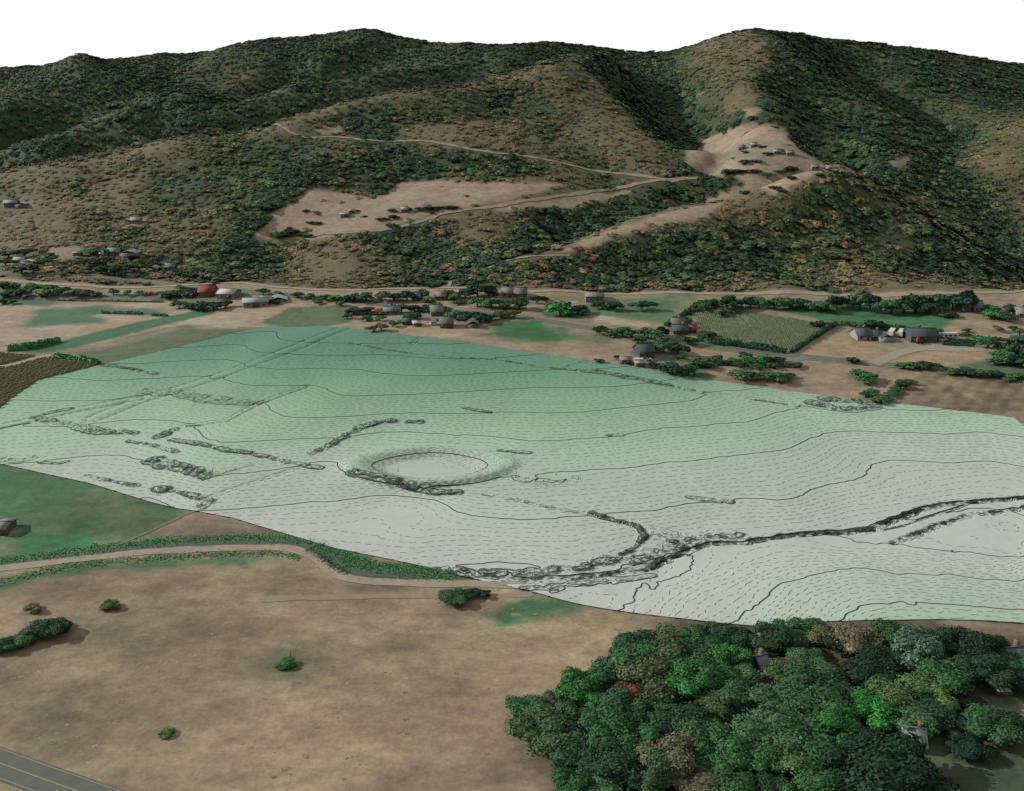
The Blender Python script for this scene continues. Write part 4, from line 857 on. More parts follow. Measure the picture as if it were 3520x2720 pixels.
def plant_tree(u, v, wpx, col, big=False, squat=0.85, bush=False):
    p = pick(u, v); d = float(np.hypot(np.hypot(p[0], p[1]), CAMZ - p[2])); w = wpx * (1.5 if big and not bush else 1.18) * d / FOC
    hc = w * squat * 0.55                                             # the crown hides what lies behind it: set the foot a little nearer
    dep = math.atan2(CAMZ - p[2], math.hypot(p[0], p[1])); dv = min(FOC * hc * math.cos(dep) / d, 0.5 * wpx * squat + 60)
    p = pick(u, v + dv * 0.8)
    if not big and p[1] > foot(p[0]) - 1 and v > 1008: p = pick(u, v + 4)
    r = trng; root = empty('bush' if bush else 'tree', (p[0], p[1], p[2]), r.rand() * 6.28)
    cr = bpy.data.objects.new('crown', (CROWN_BIG if big else CROWN_MID)[r.randint(5)]); COL.objects.link(cr); cr.parent = root
    if bush: cr.location = (0, 0, -0.05 * w)
    else:
        tk = bpy.data.objects.new('trunk', TRUNKS[r.randint(3)]); COL.objects.link(tk); tk.parent = root; tk.scale = (w, w, w * squat); cr.location = (0, 0, 0.03 * w * squat)
    cr.scale = (w * (0.85 + 0.3 * r.rand()), w * (0.8 + 0.45 * r.rand()), w * squat * (0.8 + 0.45 * r.rand())); cr.color = leaf_col(COLS[col], r) if not big else (*(0.82 * c for c in leaf_col(COLS[col], r)[:3]), 1)
    BUILT.append((p[0], p[1], w * 0.3)); return root
def cluster(phrase, group, items, big=False, squat=0.85, bush=False, noun=None):
    """items: (u, v, crown width px, colour); trees of one colour are told apart by their order along the cluster"""
    squat = squat if big else squat * 0.78
    noun = noun or ('bush' if bush else 'tree'); by = {}
    for it in sorted(items, key=lambda t: t[0]): by.setdefault(it[3], []).append(it)
    for c, lst in by.items():
        for k, (u, v, w, _) in enumerate(lst):
            t = plant_tree(u + (trng.normal() * 14 if big and not bush else 0), v + (trng.normal() * 10 if big and not bush else 0), w * (0.75 + 0.5 * trng.rand() if big and not bush else 1), c, big, squat, bush)
            if len(lst) == 1: lab = f'the only {CNAME[c]} {noun} {phrase}'
            else: lab = f'{ORD[k] if k else "first "}{CNAME[c]} {noun} {phrase}, counting rightwards'
            tag(t, lab, noun, group)
def rows(u0, v0, u1, v1, n, w, cols, jit=6):
    r = np.random.RandomState(int(u0 * 7 + v0)); out = []
    for k in range(n): t = (k + 0.5) / n; out.append((u0 + (u1 - u0) * t + jit * r.normal(), v0 + (v1 - v0) * t + 0.3 * jit * r.normal(), w * (0.8 + 0.4 * r.rand()), cols[r.randint(len(cols))]))
    return out
# foreground grove, rank by rank from the edge of the map towards the camera
G1 = [(2540,2160,90,'dk'),(2660,2165,100,'dk'),(2785,2150,90,'md'),(2895,2155,90,'dk'),(3050,2165,100,'md'),(3200,2165,80,'dk'),(2440,2150,80,'md'),(2180,2205,130,'md'),(2290,2185,140,'ol'),(2400,2165,130,'md'),(2480,2175,110,'dk'),(2600,2185,120,'ol'),(2720,2165,110,'md'),(2840,2155,100,'ol'),(2960,2180,120,'bn'),(3150,2225,150,'pb'),(3250,2195,100,'dk'),(3330,2190,120,'vd'),(3400,2185,100,'vd'),(3490,2235,80,'md')]
G2 = [(2330,2245,120,'md'),(2200,2262,130,'md'),(2100,2295,110,'md'),(2245,2290,150,'ol'),(2345,2262,70,'yl'),(2400,2290,130,'dk'),(2490,2280,140,'br'),(2780,2255,130,'gy'),(2900,2225,140,'vd'),(3000,2260,170,'vd'),(2720,2310,110,'ol')]
G3 = [(2460,2332,120,'br'),(2060,2342,110,'md'),(2150,2342,110,'dk'),(2260,2342,120,'md'),(2370,2352,130,'br'),(2560,2340,120,'gy'),(2800,2335,130,'gy'),(2880,2330,160,'dk'),(3010,2330,150,'vd'),(3240,2330,130,'md'),(3350,2312,130,'dk'),(3430,2335,110,'md'),(3500,2330,100,'dk'),(2690,2350,90,'yl')]
G4 = [(1990,2385,110,'br'),(1920,2420,100,'bn'),(1835,2450,110,'md'),(2050,2432,110,'br'),(2195,2394,140,'rd'),(2240,2365,70,'or'),(2290,2442,120,'md'),(2430,2432,120,'ol'),(2530,2402,130,'gy'),(2680,2425,150,'gy'),(2780,2432,140,'md'),(2860,2445,150,'br'),(2980,2432,130,'br'),(3120,2380,150,'yl'),(3190,2400,120,'yl'),(3060,2400,100,'br'),(3115,2462,110,'gy'),(3215,2442,110,'dk'),(3320,2432,100,'vd')]
G5 = [(1805,2495,100,'ol'),(1860,2545,140,'gy'),(1960,2482,130,'md'),(2110,2475,130,'gy'),(2150,2555,190,'br'),(2020,2560,150,'gy'),(2330,2520,140,'dk'),(2420,2560,150,'md'),(2500,2522,150,'gy'),(2660,2522,140,'gy'),(2750,2525,140,'md'),(2880,2515,150,'br'),(2960,2565,140,'vd'),(3380,2505,120,'md'),(3440,2515,90,'dk'),(3330,2565,100,'vd')]
G6 = [(1950,2625,150,'md'),(2100,2645,150,'dk'),(1965,2700,120,'md'),(2080,2710,130,'gy'),(2330,2610,150,'bn'),(2260,2690,140,'gy'),(2560,2605,150,'md'),(2400,2690,140,'bn'),(2530,2700,150,'md'),(2680,2592,120,'yl'),(2800,2595,150,'gy'),(2920,2625,130,'md'),(2760,2690,160,'md'),(2860,2690,140,'dk'),(3010,2665,210,'vd'),(3160,2700,210,'vd'),(2660,2700,140,'dk'),(2460,2630,120,'gy')]
G1 = [(u, v + 26, w * 0.9, c) for u, v, w, c in G1]
for g, ph in ((G1,'in the grove rank along the map edge'),(G2,'in the second grove rank from the map'),(G3,'in the third grove rank from the map'),(G4,'in the fourth grove rank from the map'),(G5,'in the fifth grove rank from the map'),(G6,'in the last grove rank, farthest from the map')):
    cluster(ph, 'trees of the foreground grove', g, True, 0.58)
cluster('in the dark clump at the pasture edge', 'bushes of the dark pasture clump', [(20,2212,80,'dk'),(75,2185,90,'md'),(125,2163,95,'gy'),(175,2148,95,'dk'),(205,2158,75,'vd')], True, 0.6, True)
cluster('standing alone in the dry pasture', 'lone pasture bushes', [(380,2078,52,'ol'),(120,2088,52,'bn'),(572,2518,40,'yl'),(985,2272,70,'br')], True, 0.5, True)
cluster('on the bank below the creek track', 'trees by the creek track', [(1550,2032,80,'md'),(1615,2034,75,'vd'),(1655,2034,50,'dk')], True, 0.4)
# valley trees
cluster('in the tall row under the hill track', 'row of trees under the hill track', [(2410,1045,60,'md'),(2445,1042,50,'md'),(2500,1038,75,'dk'),(2548,1036,60,'vd'),(2580,1034,55,'vd'),(2610,1040,50,'gy'),(2662,1040,60,'md'),(2690,1036,50,'dk'),(2716,1040,65,'md'),(2755,1036,60,'dk'),(2825,1042,75,'md'),(2865,1038,60,'vd'),(2910,1034,55,'dk'),(2955,1040,70,'md'),(2990,1042,60,'vd'),(3065,1048,85,'md'),(3105,1046,80,'vd'),(3145,1044,80,'dk'),(3185,1046,80,'vd'),(3225,1042,70,'md'),(3275,1036,80,'dk'),(3320,1036,80,'vd')], False, 0.9)
cluster('on the green meadow beside the flat barn', 'meadow trees', [(1925,1062,100,'br'),(1985,1060,85,'vd'),(2055,1048,55,'dk'),(2112,1052,70,'vd'),(2205,1050,70,'dk')], False, 0.55)
cluster('standing for a tree along the crooked field hedge above the bungalow', 'trees of the crooked field hedge', [(2385,1062,34,'md'),(2370,1075,24,'dk'),(2350,1092,52,'dk'),(2325,1104,24,'vd'),(2300,1114,30,'dk')], False, 0.7, True)  # trees, though built trunkless and named bush
cluster('on the verge where the driveway meets the valley road', 'trees of the road verge', [(2060,1130,55,'dk'),(2100,1134,60,'md'),(2140,1140,60,'md'),(2170,1144,50,'dk'),(2215,1140,55,'ol'),(2250,1142,75,'md'),(2275,1140,55,'vd'),(2195,1162,50,'md'),(2270,1166,55,'gy'),(2345,1166,50,'dk'),(2380,1172,46,'gy')], False, 0.75)
cluster('around the dark green-grey barn', 'trees around the green-grey barn', [(2235,1192,50,'br'),(2280,1195,60,'md'),(2330,1198,70,'vd'),(2060,1238,34,'dk'),(2120,1228,26,'dk'),(2310,1262,80,'vd'),(2365,1268,85,'dk'),(2250,1256,40,'vd'),(2400,1252,50,'md'),(2340,1226,36,'md')], False, 0.7)
cluster('at the borders of the green vineyard', 'vineyard border trees', [(2482,1068,60,'gy'),(2530,1062,50,'vd'),(2455,1042,40,'bn'),(2810,1110,50,'dk'),(2845,1114,44,'vd'),(2440,1146,44,'dk')], False, 0.65)
cluster('in the green pasture hedge behind the farmhouse', 'pasture hedge trees', [(2955,1116,46,'md'),(3000,1118,60,'dk'),(3045,1122,44,'vd'),(3095,1128,40,'dk')], False, 0.65)
cluster('on the wedge between driveway and valley road', 'trees on the driveway wedge', [(2430,1232,50,'bn'),(2470,1234,40,'dk'),(2515,1236,56,'br'),(2560,1222,50,'dk'),(2575,1238,60,'br'),(2625,1237,60,'br'),(2665,1234,56,'vd'),(2400,1250,44,'dk'),(2440,1254,40,'md'),(2540,1255,40,'dk'),(2600,1258,46,'md'),(2660,1258,40,'md'),(2735,1252,46,'dk')], False, 0.6)
cluster('in the dry field between map and valley road', 'trees of the dry field', [(2545,1288,85,'gy'),(2590,1292,55,'bn'),(2665,1290,85,'md'),(2705,1288,55,'vd'),(2935,1238,48,'dk'),(2975,1288,90,'md'),(2995,1346,50,'md'),(2975,1356,46,'dk')], False, 0.6)
cluster('in the thicket beside the ploughed field', 'thicket by the ploughed field', [(3115,1308,44,'md'),(3095,1322,46,'dk'),(3075,1340,46,'md'),(3058,1352,40,'gy'),(3045,1366,46,'dk'),(3020,1375,44,'md')], False, 0.7)
cluster('on the far verge of the valley road', 'far verge trees', [(3105,1256,56,'md'),(3150,1256,64,'dk'),(3195,1258,60,'vd'),(3270,1272,60,'md'),(3320,1277,66,'dk'),(3370,1281,66,'md'),(3420,1287,60,'vd'),(3465,1292,56,'md'),(3505,1296,56,'br')], False, 0.5)
cluster('in the dense copse beyond the gravel drive', 'copse beyond the gravel drive', [(3440,1220,80,'md'),(3480,1212,90,'dk'),(3515,1218,90,'vd'),(3460,1236,60,'md'),(3420,1240,50,'gy'),(3505,1240,70,'dk')], False, 0.75)
cluster('around the dry paddocks by the pale roofed house', 'paddock trees', [(3235,1080,40,'dk'),(3270,1082,40,'vd'),(3410,1062,70,'md'),(3470,1062,60,'dk'),(3405,1084,50,'br'),(3450,1086,60,'vd'),(3325,1136,26,'dk'),(3430,1130,36,'gy'),(3480,1128,34,'dk'),(3505,1142,46,'md'),(3505,1164,60,'dk'),(3395,1182,56,'md'),(3440,1182,50,'dk'),(3370,1166,46,'br')], False, 0.65)
cluster('in the village behind the valley road', 'village trees behind the road', [(1215,1018,55,'dk'),(1260,1016,60,'md'),(1310,1016,60,'ol'),(1355,1018,60,'dk'),(1400,1016,56,'vd'),(1450,1008,56,'md'),(1560,1014,60,'ol'),(1600,1004,70,'dk'),(1640,1000,70,'vd'),(1680,1002,60,'vd'),(1640,1040,50,'br'),(1690,1040,66,'md'),(1735,1042,60,'dk'),(1785,1044,60,'md'),(1480,1030,40,'br'),(1575,1034,40,'dk'),(1845,1030,44,'dk'),(1870,1024,36,'vd'),(1540,1008,50,'md')], False, 0.75)
cluster('in the village below the valley road', 'village trees below the road', [(1215,1062,66,'dk'),(1262,1064,60,'vd'),(1300,1070,44,'or'),(1380,1060,56,'br'),(1425,1056,60,'dk'),(1470,1054,60,'vd'),(1520,1056,56,'dk'),(1560,1080,60,'gy'),(1605,1086,75,'vd'),(1650,1086,80,'vd'),(1690,1088,56,'md'),(1720,1078,60,'ol'),(1765,1080,56,'ol'),(1405,1084,46,'md'),(1435,1086,40,'dk'),(1260,1092,44,'br'),(1305,1092,44,'md'),(1520,1098,36,'dk'),(1350,1112,46,'md'),(1310,1124,50,'ol'),(1385,1106,36,'br'),(1285,1130,40,'bn'),(1680,1100,34,'dk'),(1195,1086,40,'dk')], False, 0.65)
cluster('between the road bend and the village', 'roadside trees at the bend', [(905,1002,40,'md'),(960,1008,40,'gy'),(1025,1012,50,'dk'),(1070,1016,46,'md'),(1120,1018,50,'dk'),(1160,1020,55,'br'),(1190,1022,50,'dk'),(1100,1038,30,'dk'),(1170,1042,36,'md')], False, 0.7)
cluster('around the red-roofed barn', 'trees around the red-roofed barn', [(622,992,44,'md'),(655,996,56,'vd'),(690,998,44,'dk'),(625,1012,44,'dk'),(660,1010,44,'vd'),(615,1048,50,'md'),(650,1050,56,'dk'),(690,1050,64,'vd'),(735,1050,60,'vd'),(775,1044,50,'dk'),(850,1034,36,'ol'),(895,1030,46,'md'),(945,1032,40,'vd')], False, 0.6)
cluster('in the belt between the two roads', 'trees between the two roads', [(10,980,56,'dk'),(50,985,50,'dk'),(25,1004,60,'gy'),(70,1008,56,'vd'),(110,992,60,'br'),(150,1006,56,'yl'),(165,992,50,'md'),(215,998,50,'md'),(255,1004,50,'yl'),(295,1006,44,'ol'),(335,1008,40,'dk'),(390,1006,36,'md'),(440,1008,36,'br'),(480,1006,34,'dk'),(515,1006,34,'or'),(555,1008,40,'dk'),(590,1006,50,'md'),(575,1018,40,'dk'),(8,1036,36,'dk'),(45,1040,26,'md')], False, 0.65)
cluster('among the houses on the slope above the road', 'trees among the slope houses', [(30,872,60,'dk'),(85,870,56,'md'),(20,900,50,'dk'),(75,925,60,'md'),(115,925,60,'dk'),(150,892,50,'md'),(180,884,44,'dk'),(170,872,30,'dk'),(290,900,56,'md'),(330,906,60,'dk'),(365,898,56,'bn'),(350,926,56,'dk'),(395,930,60,'vd'),(430,920,50,'dk'),(420,942,44,'dk'),(310,862,50,'md'),(360,862,50,'dk'),(415,860,44,'md'),(455,884,34,'vd'),(480,896,40,'ol'),(540,890,46,'dk'),(525,905,40,'vd'),(575,912,50,'br'),(600,942,56,'dk'),(640,946,60,'vd'),(660,925,56,'md'),(480,945,36,'dk'),(275,935,40,'bn'),(210,940,40,'bn')], False, 0.65)
# trees by the buildings in the hill clearings
cluster('standing for a tree beside the sheds in the tan hill clearing', 'clearing trees', [(1065,762,30,'dk'),(1095,764,26,'vd'),(1315,746,40,'dk'),(1350,742,36,'vd'),(1350,720,36,'dk'),(1400,716,40,'vd'),(1440,714,40,'dk'),(1500,712,44,'vd'),(1545,706,44,'dk'),(1480,728,30,'md'),(960,800,70,'dk'),(1000,796,50,'vd'),(1050,803,40,'md'),(1230,722,18,'dk'),(1250,742,18,'vd')], False, 0.5, True)  # small trees, named bush and built without trunks
cluster('standing for a tree on the knoll with the cottages', 'knoll trees', [(2500,588,50,'dk'),(2540,585,46,'vd'),(2590,584,40,'dk'),(2630,590,50,'md'),(2680,582,44,'dk'),(2720,580,44,'vd'),(2560,552,44,'ol'),(2600,548,36,'ol'),(2640,524,34,'dk'),(2620,502,26,'dk'),(2560,520,30,'md'),(2680,512,30,'md'),(2660,640,40,'dk'),(2690,652,34,'vd'),(2720,610,36,'dk'),(2560,660,40,'dk'),(2820,596,34,'md')], False, 0.5, True)  # also trees under the bush name, crowns only
# hedges: one leafy body each, drawn along a line
def hedge(name, L, width, height, n, leaf, rgb, label=None, cat='hedge', kind=None, group=None):
    r = np.random.RandomState(int(abs(L[0][0]) * 10 + n)); P = resample(L, 0.8); Q, F = [], []
    T = np.gradient(P, axis=0); T /= np.hypot(T[:, 0], T[:, 1])[:, None]; N = np.stack([-T[:, 1], T[:, 0]], 1)
    hh = height * (0.65 + 0.7 * vnoise(P[:, 0], P[:, 1], 3.5, 3)); ww = width * (0.7 + 0.6 * vnoise(P[:, 0], P[:, 1], 5, 6)); m_ = len(P)
    for s, f in ((-0.5, -0.05), (-0.46, 0.55), (-0.2, 0.85), (0.2, 0.88), (0.46, 0.55), (0.5, -0.05)):
        q = P + N * (ww * s * 0.85)[:, None]; Q.append(np.column_stack([q, H(q[:, 0], q[:, 1]) + hh * f * 0.9]))
    for k in range(5):
        i = np.arange(m_ - 1) + k * m_; F += [np.stack([i, i + 1, i + 1 + m_], 1), np.stack([i, i + 1 + m_, i + m_], 1)]
    Q = np.concatenate(Q); nb = len(Q); F = np.concatenate(F)
    k = r.randint(0, m_, n); a = (r.rand(n) - 0.5) * math.pi; rad = 0.85 + 0.35 * r.rand(n)
    c = P[k] + T[k] * (r.rand(n) - .5)[:, None] + N[k] * (np.sin(a) * ww[k] * 0.5 * rad)[:, None]
    cz = H(c[:, 0], c[:, 1]) + np.maximum(0.05, np.cos(a)) * hh[k] * rad; c = np.column_stack([c, cz])
    t = r.normal(size=(n, 3)); t /= np.linalg.norm(t, axis=1)[:, None]; b_ = np.cross(t, r.normal(size=(n, 3))); b_ /= np.linalg.norm(b_, axis=1)[:, None]
    s = leaf * (0.6 + 0.8 * r.rand(n))[:, None]
    Vq = np.stack([c - t * s, c - b_ * s * .7, c + t * s, c + b_ * s * .8], 1).reshape(-1, 3); i = nb + 4 * np.arange(n)
    F = np.concatenate([F, np.stack([i, i + 1, i + 2], 1), np.stack([i, i + 2, i + 3], 1)])
    o = mesh(name, np.concatenate([Q, Vq]), F, M_leaf); o.color = leaf_col(rgb, r); tag(o, label, cat if not kind else None, group, kind); return o
hedge('hedge', picks([(2390,1058),(2350,1085),(2320,1104),(2290,1122)]), 2.4, 1.8, 500, 0.4, COLS['dk'], 'dark crooked hedge running down to the bungalow by the road')
hedge('hedge', picks([(2870,1118),(2820,1150),(2770,1182),(2722,1214)]), 2.2, 2.0, 700, 0.38, COLS['dk'], 'straight dark hedge between the vineyard and the tan field')
hedge('hedge', picks([(2870,1115),(2950,1124),(3050,1134),(3150,1140),(3240,1148)]), 2.4, 2.0, 900, 0.4, COLS['md'], 'long hedge between green pasture and the slate barn yard')
hedge('hedge', picks([(3240,1150),(3330,1158),(3420,1170),(3520,1180)]), 1.8, 1.4, 500, 0.35, COLS['dk'], 'thin dark hedge continuing past the orchard to the paddocks')
hedge('hedge', picks([(2400,1168),(2440,1180),(2520,1190),(2600,1200),(2700,1213)]), 3.0, 2.2, 1000, 0.42, COLS['dk'], 'dark roadside hedge along the foot of the vineyard')
hedge('hedge', picks([(2390,1256),(2500,1256),(2620,1260),(2750,1262)]), 2.4, 1.4, 700, 0.4, COLS['dk'], 'low hedge along the driveway above the dry field')
hedge('hedge', picks([(28,1206),(90,1200),(150,1188),(205,1174)]), 3.0, 2.0, 700, 0.4, (44,92,54), 'bright green hedge at the corner above the brown vineyard')
hedge('hedge', picks([(195,1228),(260,1237),(340,1252)]), 2.4, 1.8, 500, 0.4, (40,84,50), 'green hedge between the brown vineyard and the olive field')
hedge('hedge', picks([(350,1078),(420,1079),(490,1081)]), 1.6, 1.2, 260, 0.35, COLS['dk'], 'short dark hedge on the edge of the green patch')
hedge('hedge', picks([(525,1086),(575,1088)]), 1.6, 1.2, 120, 0.35, COLS['dk'], 'tiny dark hedge stub at the tip of the tan field')
hedge('hedge', picks([(200,1034),(330,1036),(450,1038),(560,1040)]), 1.2, 0.9, 300, 0.3, COLS['dk'], 'thin hedge below the side road, along the tan field')
hedge('hedge', picks([(3250,1170),(3300,1173),(3350,1176)]), 1.2, 1.2, 160, 0.3, COLS['dk'], 'first hedge-like row of the young orchard by the slate barn', 'orchard row', group='rows of the young orchard')
hedge('hedge', picks([(3245,1178),(3300,1181),(3355,1184)]), 1.2, 1.2, 160, 0.3, COLS['dk'], 'second hedge-like row of the young orchard by the slate barn', 'orchard row', group='rows of the young orchard')
hedge('hedge', picks([(3240,1186),(3295,1189),(3350,1192)]), 1.2, 1.2, 160, 0.3, COLS['dk'], 'third hedge-like row of the young orchard by the slate barn', 'orchard row', group='rows of the young orchard')
def verge(name, L, width, n, leaf, rgb):
    """low tussocks spread over a bank"""
    r = np.random.RandomState(n); P = resample(L, 0.8); T = np.gradient(P, axis=0); T /= np.hypot(T[:, 0], T[:, 1])[:, None]; N = np.stack([-T[:, 1], T[:, 0]], 1); k = r.randint(0, len(P), n)
    c = P[k] + N[k] * (np.clip(r.normal(size=n) * 0.5, -1.2, 1.2) * width * (0.5 + 0.7 * vnoise(P[k, 0], P[k, 1], 6, 2)))[:, None] + (r.rand(n, 2) - .5)
    c = np.column_stack([c, H(c[:, 0], c[:, 1]) + 0.05 + 0.14 * r.rand(n) * vnoise(c[:, 0], c[:, 1], 2.5, 5)])
    nv = r.normal(size=(n, 3)) * 0.35 + np.array([0, 0, 1.0]); nv /= np.linalg.norm(nv, axis=1)[:, None]; t = np.cross(nv, r.normal(size=(n, 3))); t /= np.linalg.norm(t, axis=1)[:, None]; b_ = np.cross(nv, t); s_ = leaf * (0.6 + 0.9 * r.rand(n))[:, None]
    Vq = np.stack([c - t * s_, c - b_ * s_ * .7, c + t * s_, c + b_ * s_ * .8], 1).reshape(-1, 3); i = 4 * np.arange(n)
    o = mesh(name, Vq, np.stack([i, i + 1, i + 2, i + 3], 1), M_leaf); o.color = leaf_col(rgb, r, 0.03); o['kind'] = 'stuff'
for nm, pts, w, h, n, rgb in [('upper', [(-300,1960),(0,1930),(275,1897),(494,1868),(769,1852),(960,1853),(1080,1862),(1150,1880)], 3.0, 0.4, 9000, (58,92,58)), ('bend', [(1090,1872),(1150,1892),(1200,1925),(1245,1945),(1400,1958),(1560,1974)], 3.6, 0.45, 8000, (54,88,54)), ('inner', [(1060,1890),(1110,1915),(1150,1948),(1195,1972)], 1.6, 0.4, 1200, (46,58,42)), ('lower', [(-300,2040),(0,2002),(130,1968),(275,1944),(494,1922),(760,1906),(960,1905),(1030,1920)], 2.0, 0.3, 2600, (58,84,56))]:
    verge('bank_vegetation', picks(pts), w, n, 0.24, rgb)
# a thin post in the lone bright bush
p = pick(1000, 2276); post = empty('post', tuple(p)); tag(post, 'thin dark post standing in the lone bright green bush', 'post')
V, F = [], []
for z, r_ in ((-0.3, .09), (2.8, .06)):
    for k in range(8): V.append((r_ * math.cos(k * .785), r_ * math.sin(k * .785), z))
F = [(k, (k+1) % 8, (k+1) % 8 + 8, k + 8) for k in range(8)]
mesh('shaft', V, F, pal(80,70,60), post); box('cap', (-.1, .1, -.1, .1, 2.8, 2.88), pal(70,62,54), post)
# vineyards: rows of vines in even lines
def vineyard(name, poly, a, b, gap, w, h, rgb, fill=0.9):
    P = picks(poly); A, B = pick(*a), pick(*b); d = (B - A)[:2]; d /= np.hypot(*d); n_ = np.array([-d[1], d[0]]); c = P[:, :2].mean(0)
    ext = np.abs((P[:, :2] - c) @ d).max(); wid = np.abs((P[:, :2] - c) @ n_).max(); Vv, Ff, nb = [], [], 0
    for s in np.arange(-wid, wid, gap):
        t = np.arange(-ext, ext, 1.1); pts = c + np.outer(t, d) + n_ * s; ins = in_poly(P, pts[:, 0], pts[:, 1]) & ~((in_poly(MAP_W, pts[:, 0], pts[:, 1])))
        ins &= vnoise(pts[:, 0], pts[:, 1], 2.2, 44) < fill
        for k in np.nonzero(ins)[0]:
            x, y = pts[k]; hh = h * (0.7 + 0.6 * _NT[(k * 7) & 255, int(abs(s) * 13) & 255]); z = float(0)
            Vv.append((x, y, hh)); 
    Vv = np.array(Vv); z = H(Vv[:, 0], Vv[:, 1]); hh = Vv[:, 2]; L = 0.62
    corners = []
    for su, sn, top in ((-1,-1,0),(1,-1,0),(1,1,0),(-1,1,0),(-.8,-.4,1),(.8,-.4,1),(.8,.4,1),(-.8,.4,1)):
        p = Vv[:, :2] + d * su * L + n_ * sn * w / 2; corners.append(np.column_stack([p, z + (hh if top else -0.05)]))
    Q = np.stack(corners, 1).reshape(-1, 3); i = 8 * np.arange(len(Vv))[:, None]
    F = np.concatenate([i + np.array(f) for f in ((4,5,6,7),(0,1,5,4),(1,2,6,5),(2,3,7,6),(3,0,4,7))])
    o = mesh(name, Q, F, flat_mat('vines', tuple(lin(rgb) / K_LIT * 1.25), ((0.25, 0.8, 1.2, (1, 1, 1)), (2.0, 0.8, 1.2, (1, 1, 1))))); o['kind'] = 'stuff'
vineyard('vineyard', [(0,1268),(160,1232),(350,1252),(137,1307),(0,1404),(-300,1450),(-300,1310)], (0,1345), (180,1290), 2.2, 0.8, 0.9, (98,95,70), 1.1)
vineyard('vineyard', [(-300,1220),(0,1215),(130,1226),(0,1254),(-300,1278)], (0,1345), (180,1290), 2.2, 0.8, 0.9, (98,95,70), 1.1)
vineyard('vineyard', [(2390,1066),(2500,1050),(2620,1084),(2835,1114),(2858,1122),(2718,1206),(2470,1178),(2410,1150)], (2450,1085), (2780,1128), 3.0, 0.6, 0.5, (80,90,64), 0.7)
print('trees', time.time() - T0)
# ------------------------------------------------------------------ hill scrub and woods
CROWN_SM = [data_only('scrub_crown', *crown_geo(400 + k, 80, 0.11, 5, (0.5, 0.6, 0.45, 0.7)[k], up=0.75, core=1), M_leafI) for k in range(4)]
fr_ = np.random.RandomState(5); pts = []
for y0, y1, st in ((500, 660, 4.8), (660, 820, 5.2), (820, 1300, 5.8)):
    yy = np.arange(y0, y1, st)
    for y in yy:
        x = np.arange(-0.62 * y - 20, 0.62 * y + 20, st); pts.append(np.column_stack([x, np.full(len(x), y)]) + (fr_.rand(len(x), 2) - 0.5) * st * 1.2)
pts = np.concatenate(pts); x, y = pts[:, 0], pts[:, 1]
okp = y > foot(x) + 3.0
z = H(x, y); moist_shade = moisture_shade(x, y)
dens = 0.78 + 0.6 * moist_shade + 1.1 * (fbm(x, y, 34, 131) - 0.5)
clr = np.zeros(len(x), bool)
for c in CLEAR: clr |= in_poly(c, x + 5 * (vnoise(x, y, 12, 9) - .5), y + 5 * (vnoise(x, y, 12, 19) - .5))
dens[clr] *= 0.035
for nm, L in TRACKS.items(): dens *= smooth((seg_dist(L, x, y) - (2.8 if nm != 'bench' else 4.0)) / 2.5)
okp &= seg_dist(VALLEY_ROAD, x, y) > 6
for bx_, by_, br_ in BUILT:
    okp &= (x - bx_) ** 2 + (y - by_) ** 2 > (br_ + 2.5) ** 2
okp &= fr_.rand(len(x)) < dens
x, y, z, moist_shade, clr = x[okp], y[okp], z[okp], moist_shade[okp], clr[okp]; n = len(x)
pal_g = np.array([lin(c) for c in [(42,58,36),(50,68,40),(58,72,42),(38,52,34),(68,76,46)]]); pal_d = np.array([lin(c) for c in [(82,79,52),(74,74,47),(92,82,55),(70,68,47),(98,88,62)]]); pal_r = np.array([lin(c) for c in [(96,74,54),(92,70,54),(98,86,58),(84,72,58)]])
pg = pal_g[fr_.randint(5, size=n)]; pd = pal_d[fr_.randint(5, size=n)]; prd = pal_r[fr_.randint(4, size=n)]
wg = smooth((moist_shade + 0.55 * (fr_.rand(n) - 0.5) - 0.2) / 0.45)[:, None]; tint = pd * (1 - wg) + pg * wg
ever_shade = np.array([lin(c) for c in [(30,46,32),(34,52,34),(40,58,36)]])[fr_.randint(3, size=n)]; ke = fr_.rand(n) < smooth((moist_shade - 0.55) / 0.4) * 0.75; tint[ke] = ever_shade[ke]      # dark evergreen tints, painting shade into the damp hollows
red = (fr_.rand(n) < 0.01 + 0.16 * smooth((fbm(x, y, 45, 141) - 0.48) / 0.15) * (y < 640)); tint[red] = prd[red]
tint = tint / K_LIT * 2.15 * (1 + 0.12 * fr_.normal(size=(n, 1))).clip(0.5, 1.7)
size = ((4.4 + 3.7 * moist_shade) * np.exp(0.28 * fr_.normal(size=n)) * (0.7 + 0.6 * vnoise(x, y, 30, 181))).clip(2.2, 13); size[clr] *= 0.7; size = np.where((y < 660) & (moist_shade > 0.2), size * 1.15, size)
hgt = size * (0.38 + 0.2 * moist_shade)
sel = np.ones(n, bool)
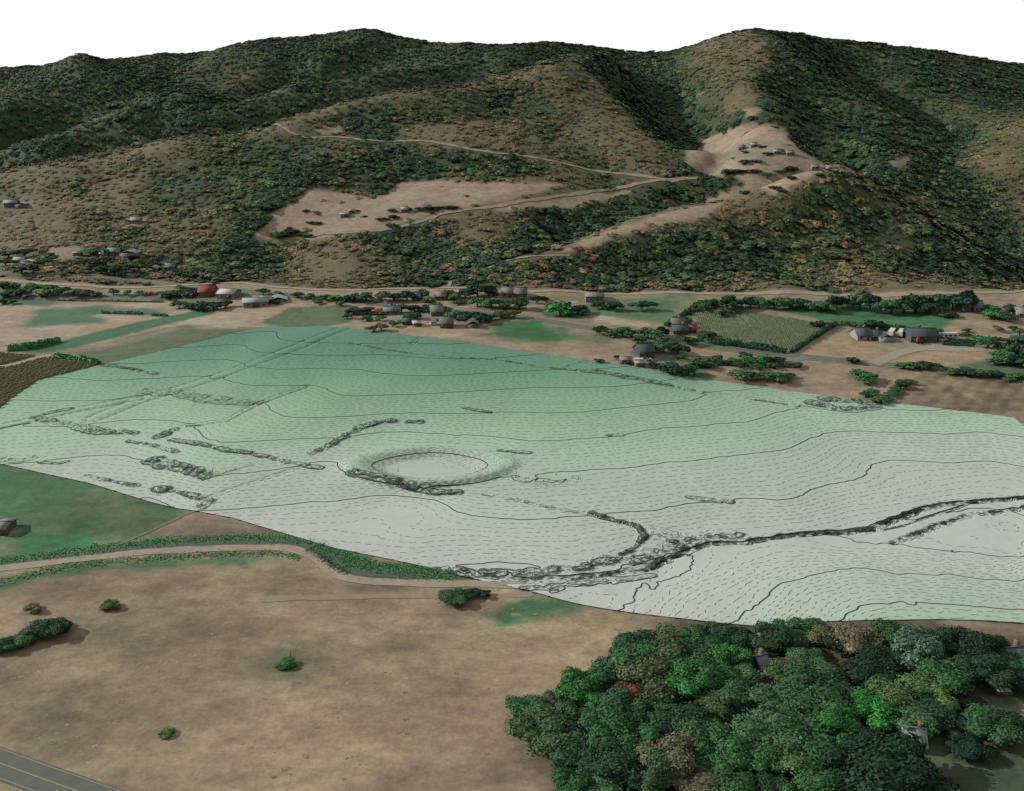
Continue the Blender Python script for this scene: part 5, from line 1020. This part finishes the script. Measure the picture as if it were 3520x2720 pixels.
def forest(name, m_):
    k = np.nonzero(m_)[0]; me = bpy.data.meshes.new(name); P = np.stack([x[k], y[k], z[k] - 0.25], 1); me.vertices.add(len(k)); me.vertices.foreach_set('co', P.ravel())
    o = bpy.data.objects.new(name, me); COL.objects.link(o); o['kind'] = 'stuff'
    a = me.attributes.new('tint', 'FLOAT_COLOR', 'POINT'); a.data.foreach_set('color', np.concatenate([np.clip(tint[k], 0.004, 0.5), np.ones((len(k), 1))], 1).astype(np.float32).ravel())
    a = me.attributes.new('siz', 'FLOAT_VECTOR', 'POINT'); a.data.foreach_set('vector', np.stack([size[k], size[k] * (0.8 + 0.4 * fr_.rand(len(k))), hgt[k]], 1).astype(np.float32).ravel())
    a = me.attributes.new('rot', 'FLOAT_VECTOR', 'POINT'); a.data.foreach_set('vector', np.stack([0.8 * np.arctan((H(x[k], y[k] + 6) - H(x[k], y[k] - 6)) / 12), -0.8 * np.arctan((H(x[k] + 6, y[k]) - H(x[k] - 6, y[k])) / 12), fr_.rand(len(k)) * 0.9], 1).astype(np.float32).ravel())
    a = me.attributes.new('pick', 'INT', 'POINT'); a.data.foreach_set('value', fr_.randint(4, size=len(k)).astype(np.int32))
    md = o.modifiers.new('scatter', 'NODES'); md.node_group = NG; me.materials.append(M_leafI); return o
NG = bpy.data.node_groups.new('scatter', 'GeometryNodeTree')
NG.interface.new_socket('Geometry', in_out='INPUT', socket_type='NodeSocketGeometry'); NG.interface.new_socket('Geometry', in_out='OUTPUT', socket_type='NodeSocketGeometry')
gin = NG.nodes.new('NodeGroupInput'); gout = NG.nodes.new('NodeGroupOutput'); iop = NG.nodes.new('GeometryNodeInstanceOnPoints'); jn = NG.nodes.new('GeometryNodeJoinGeometry')
for me in CROWN_SM:
    src = bpy.data.objects.new('scrub_crown', me); oi = NG.nodes.new('GeometryNodeObjectInfo'); oi.inputs['Object'].default_value = src; oi.inputs['As Instance'].default_value = False
    g2 = NG.nodes.new('GeometryNodeGeometryToInstance'); NG.links.new(oi.outputs['Geometry'], g2.inputs[0]); NG.links.new(g2.outputs[0], jn.inputs[0])
def named(n_, t):
    a = NG.nodes.new('GeometryNodeInputNamedAttribute'); a.data_type = t; a.inputs['Name'].default_value = n_; return a.outputs['Attribute']
NG.links.new(gin.outputs[0], iop.inputs['Points']); NG.links.new(jn.outputs[0], iop.inputs['Instance']); iop.inputs['Pick Instance'].default_value = True
NG.links.new(named('pick', 'INT'), iop.inputs['Instance Index']); NG.links.new(named('siz', 'FLOAT_VECTOR'), iop.inputs['Scale'])
e2r = NG.nodes.new('FunctionNodeEulerToRotation'); NG.links.new(named('rot', 'FLOAT_VECTOR'), e2r.inputs[0]); NG.links.new(e2r.outputs[0], iop.inputs['Rotation'])
NG.links.new(iop.outputs[0], gout.inputs[0])
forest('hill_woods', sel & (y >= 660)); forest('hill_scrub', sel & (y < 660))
# dry grass tussocks on the foreground pasture
kx = fr_.rand(26000) * 330 - 190; ky = 110 + fr_.rand(26000) * 170; keepg = ~in_poly(MAP_W, kx, ky) & ~in_poly(picks([(1830,2440),(2180,2190),(2330,2130),(2640,2154),(3250,2132),(3520,2150),(4200,2300),(4200,2800),(3300,2800),(1900,2800)]), kx, ky) & (seg_dist(CREEK_TRACK, kx, ky) > 7) & (ky < np.interp(kx, CREEK_TRACK[:, 0], CREEK_TRACK[:, 1])) & (seg_dist(r1, kx, ky) > wd / 2 + 1.5)
keepg &= fr_.rand(26000) < 0.5 * (fbm(kx, ky, 14, 171) - 0.42)
x, y = kx[keepg], ky[keepg]; n2 = len(x); z = H(x, y) + 0.24; g_pal = np.array([lin(c) for c in [(128,116,92),(118,110,84),(106,101,76),(134,122,98),(110,100,80)]]); tint = g_pal[fr_.randint(5, size=n2)] / K_LIT * 1.15
size = 0.5 + 1.3 * fr_.rand(n2) ** 2; hgt = size * 0.07; forest('dry_grass', np.ones(n2, bool))
print('forest', n, time.time() - T0)
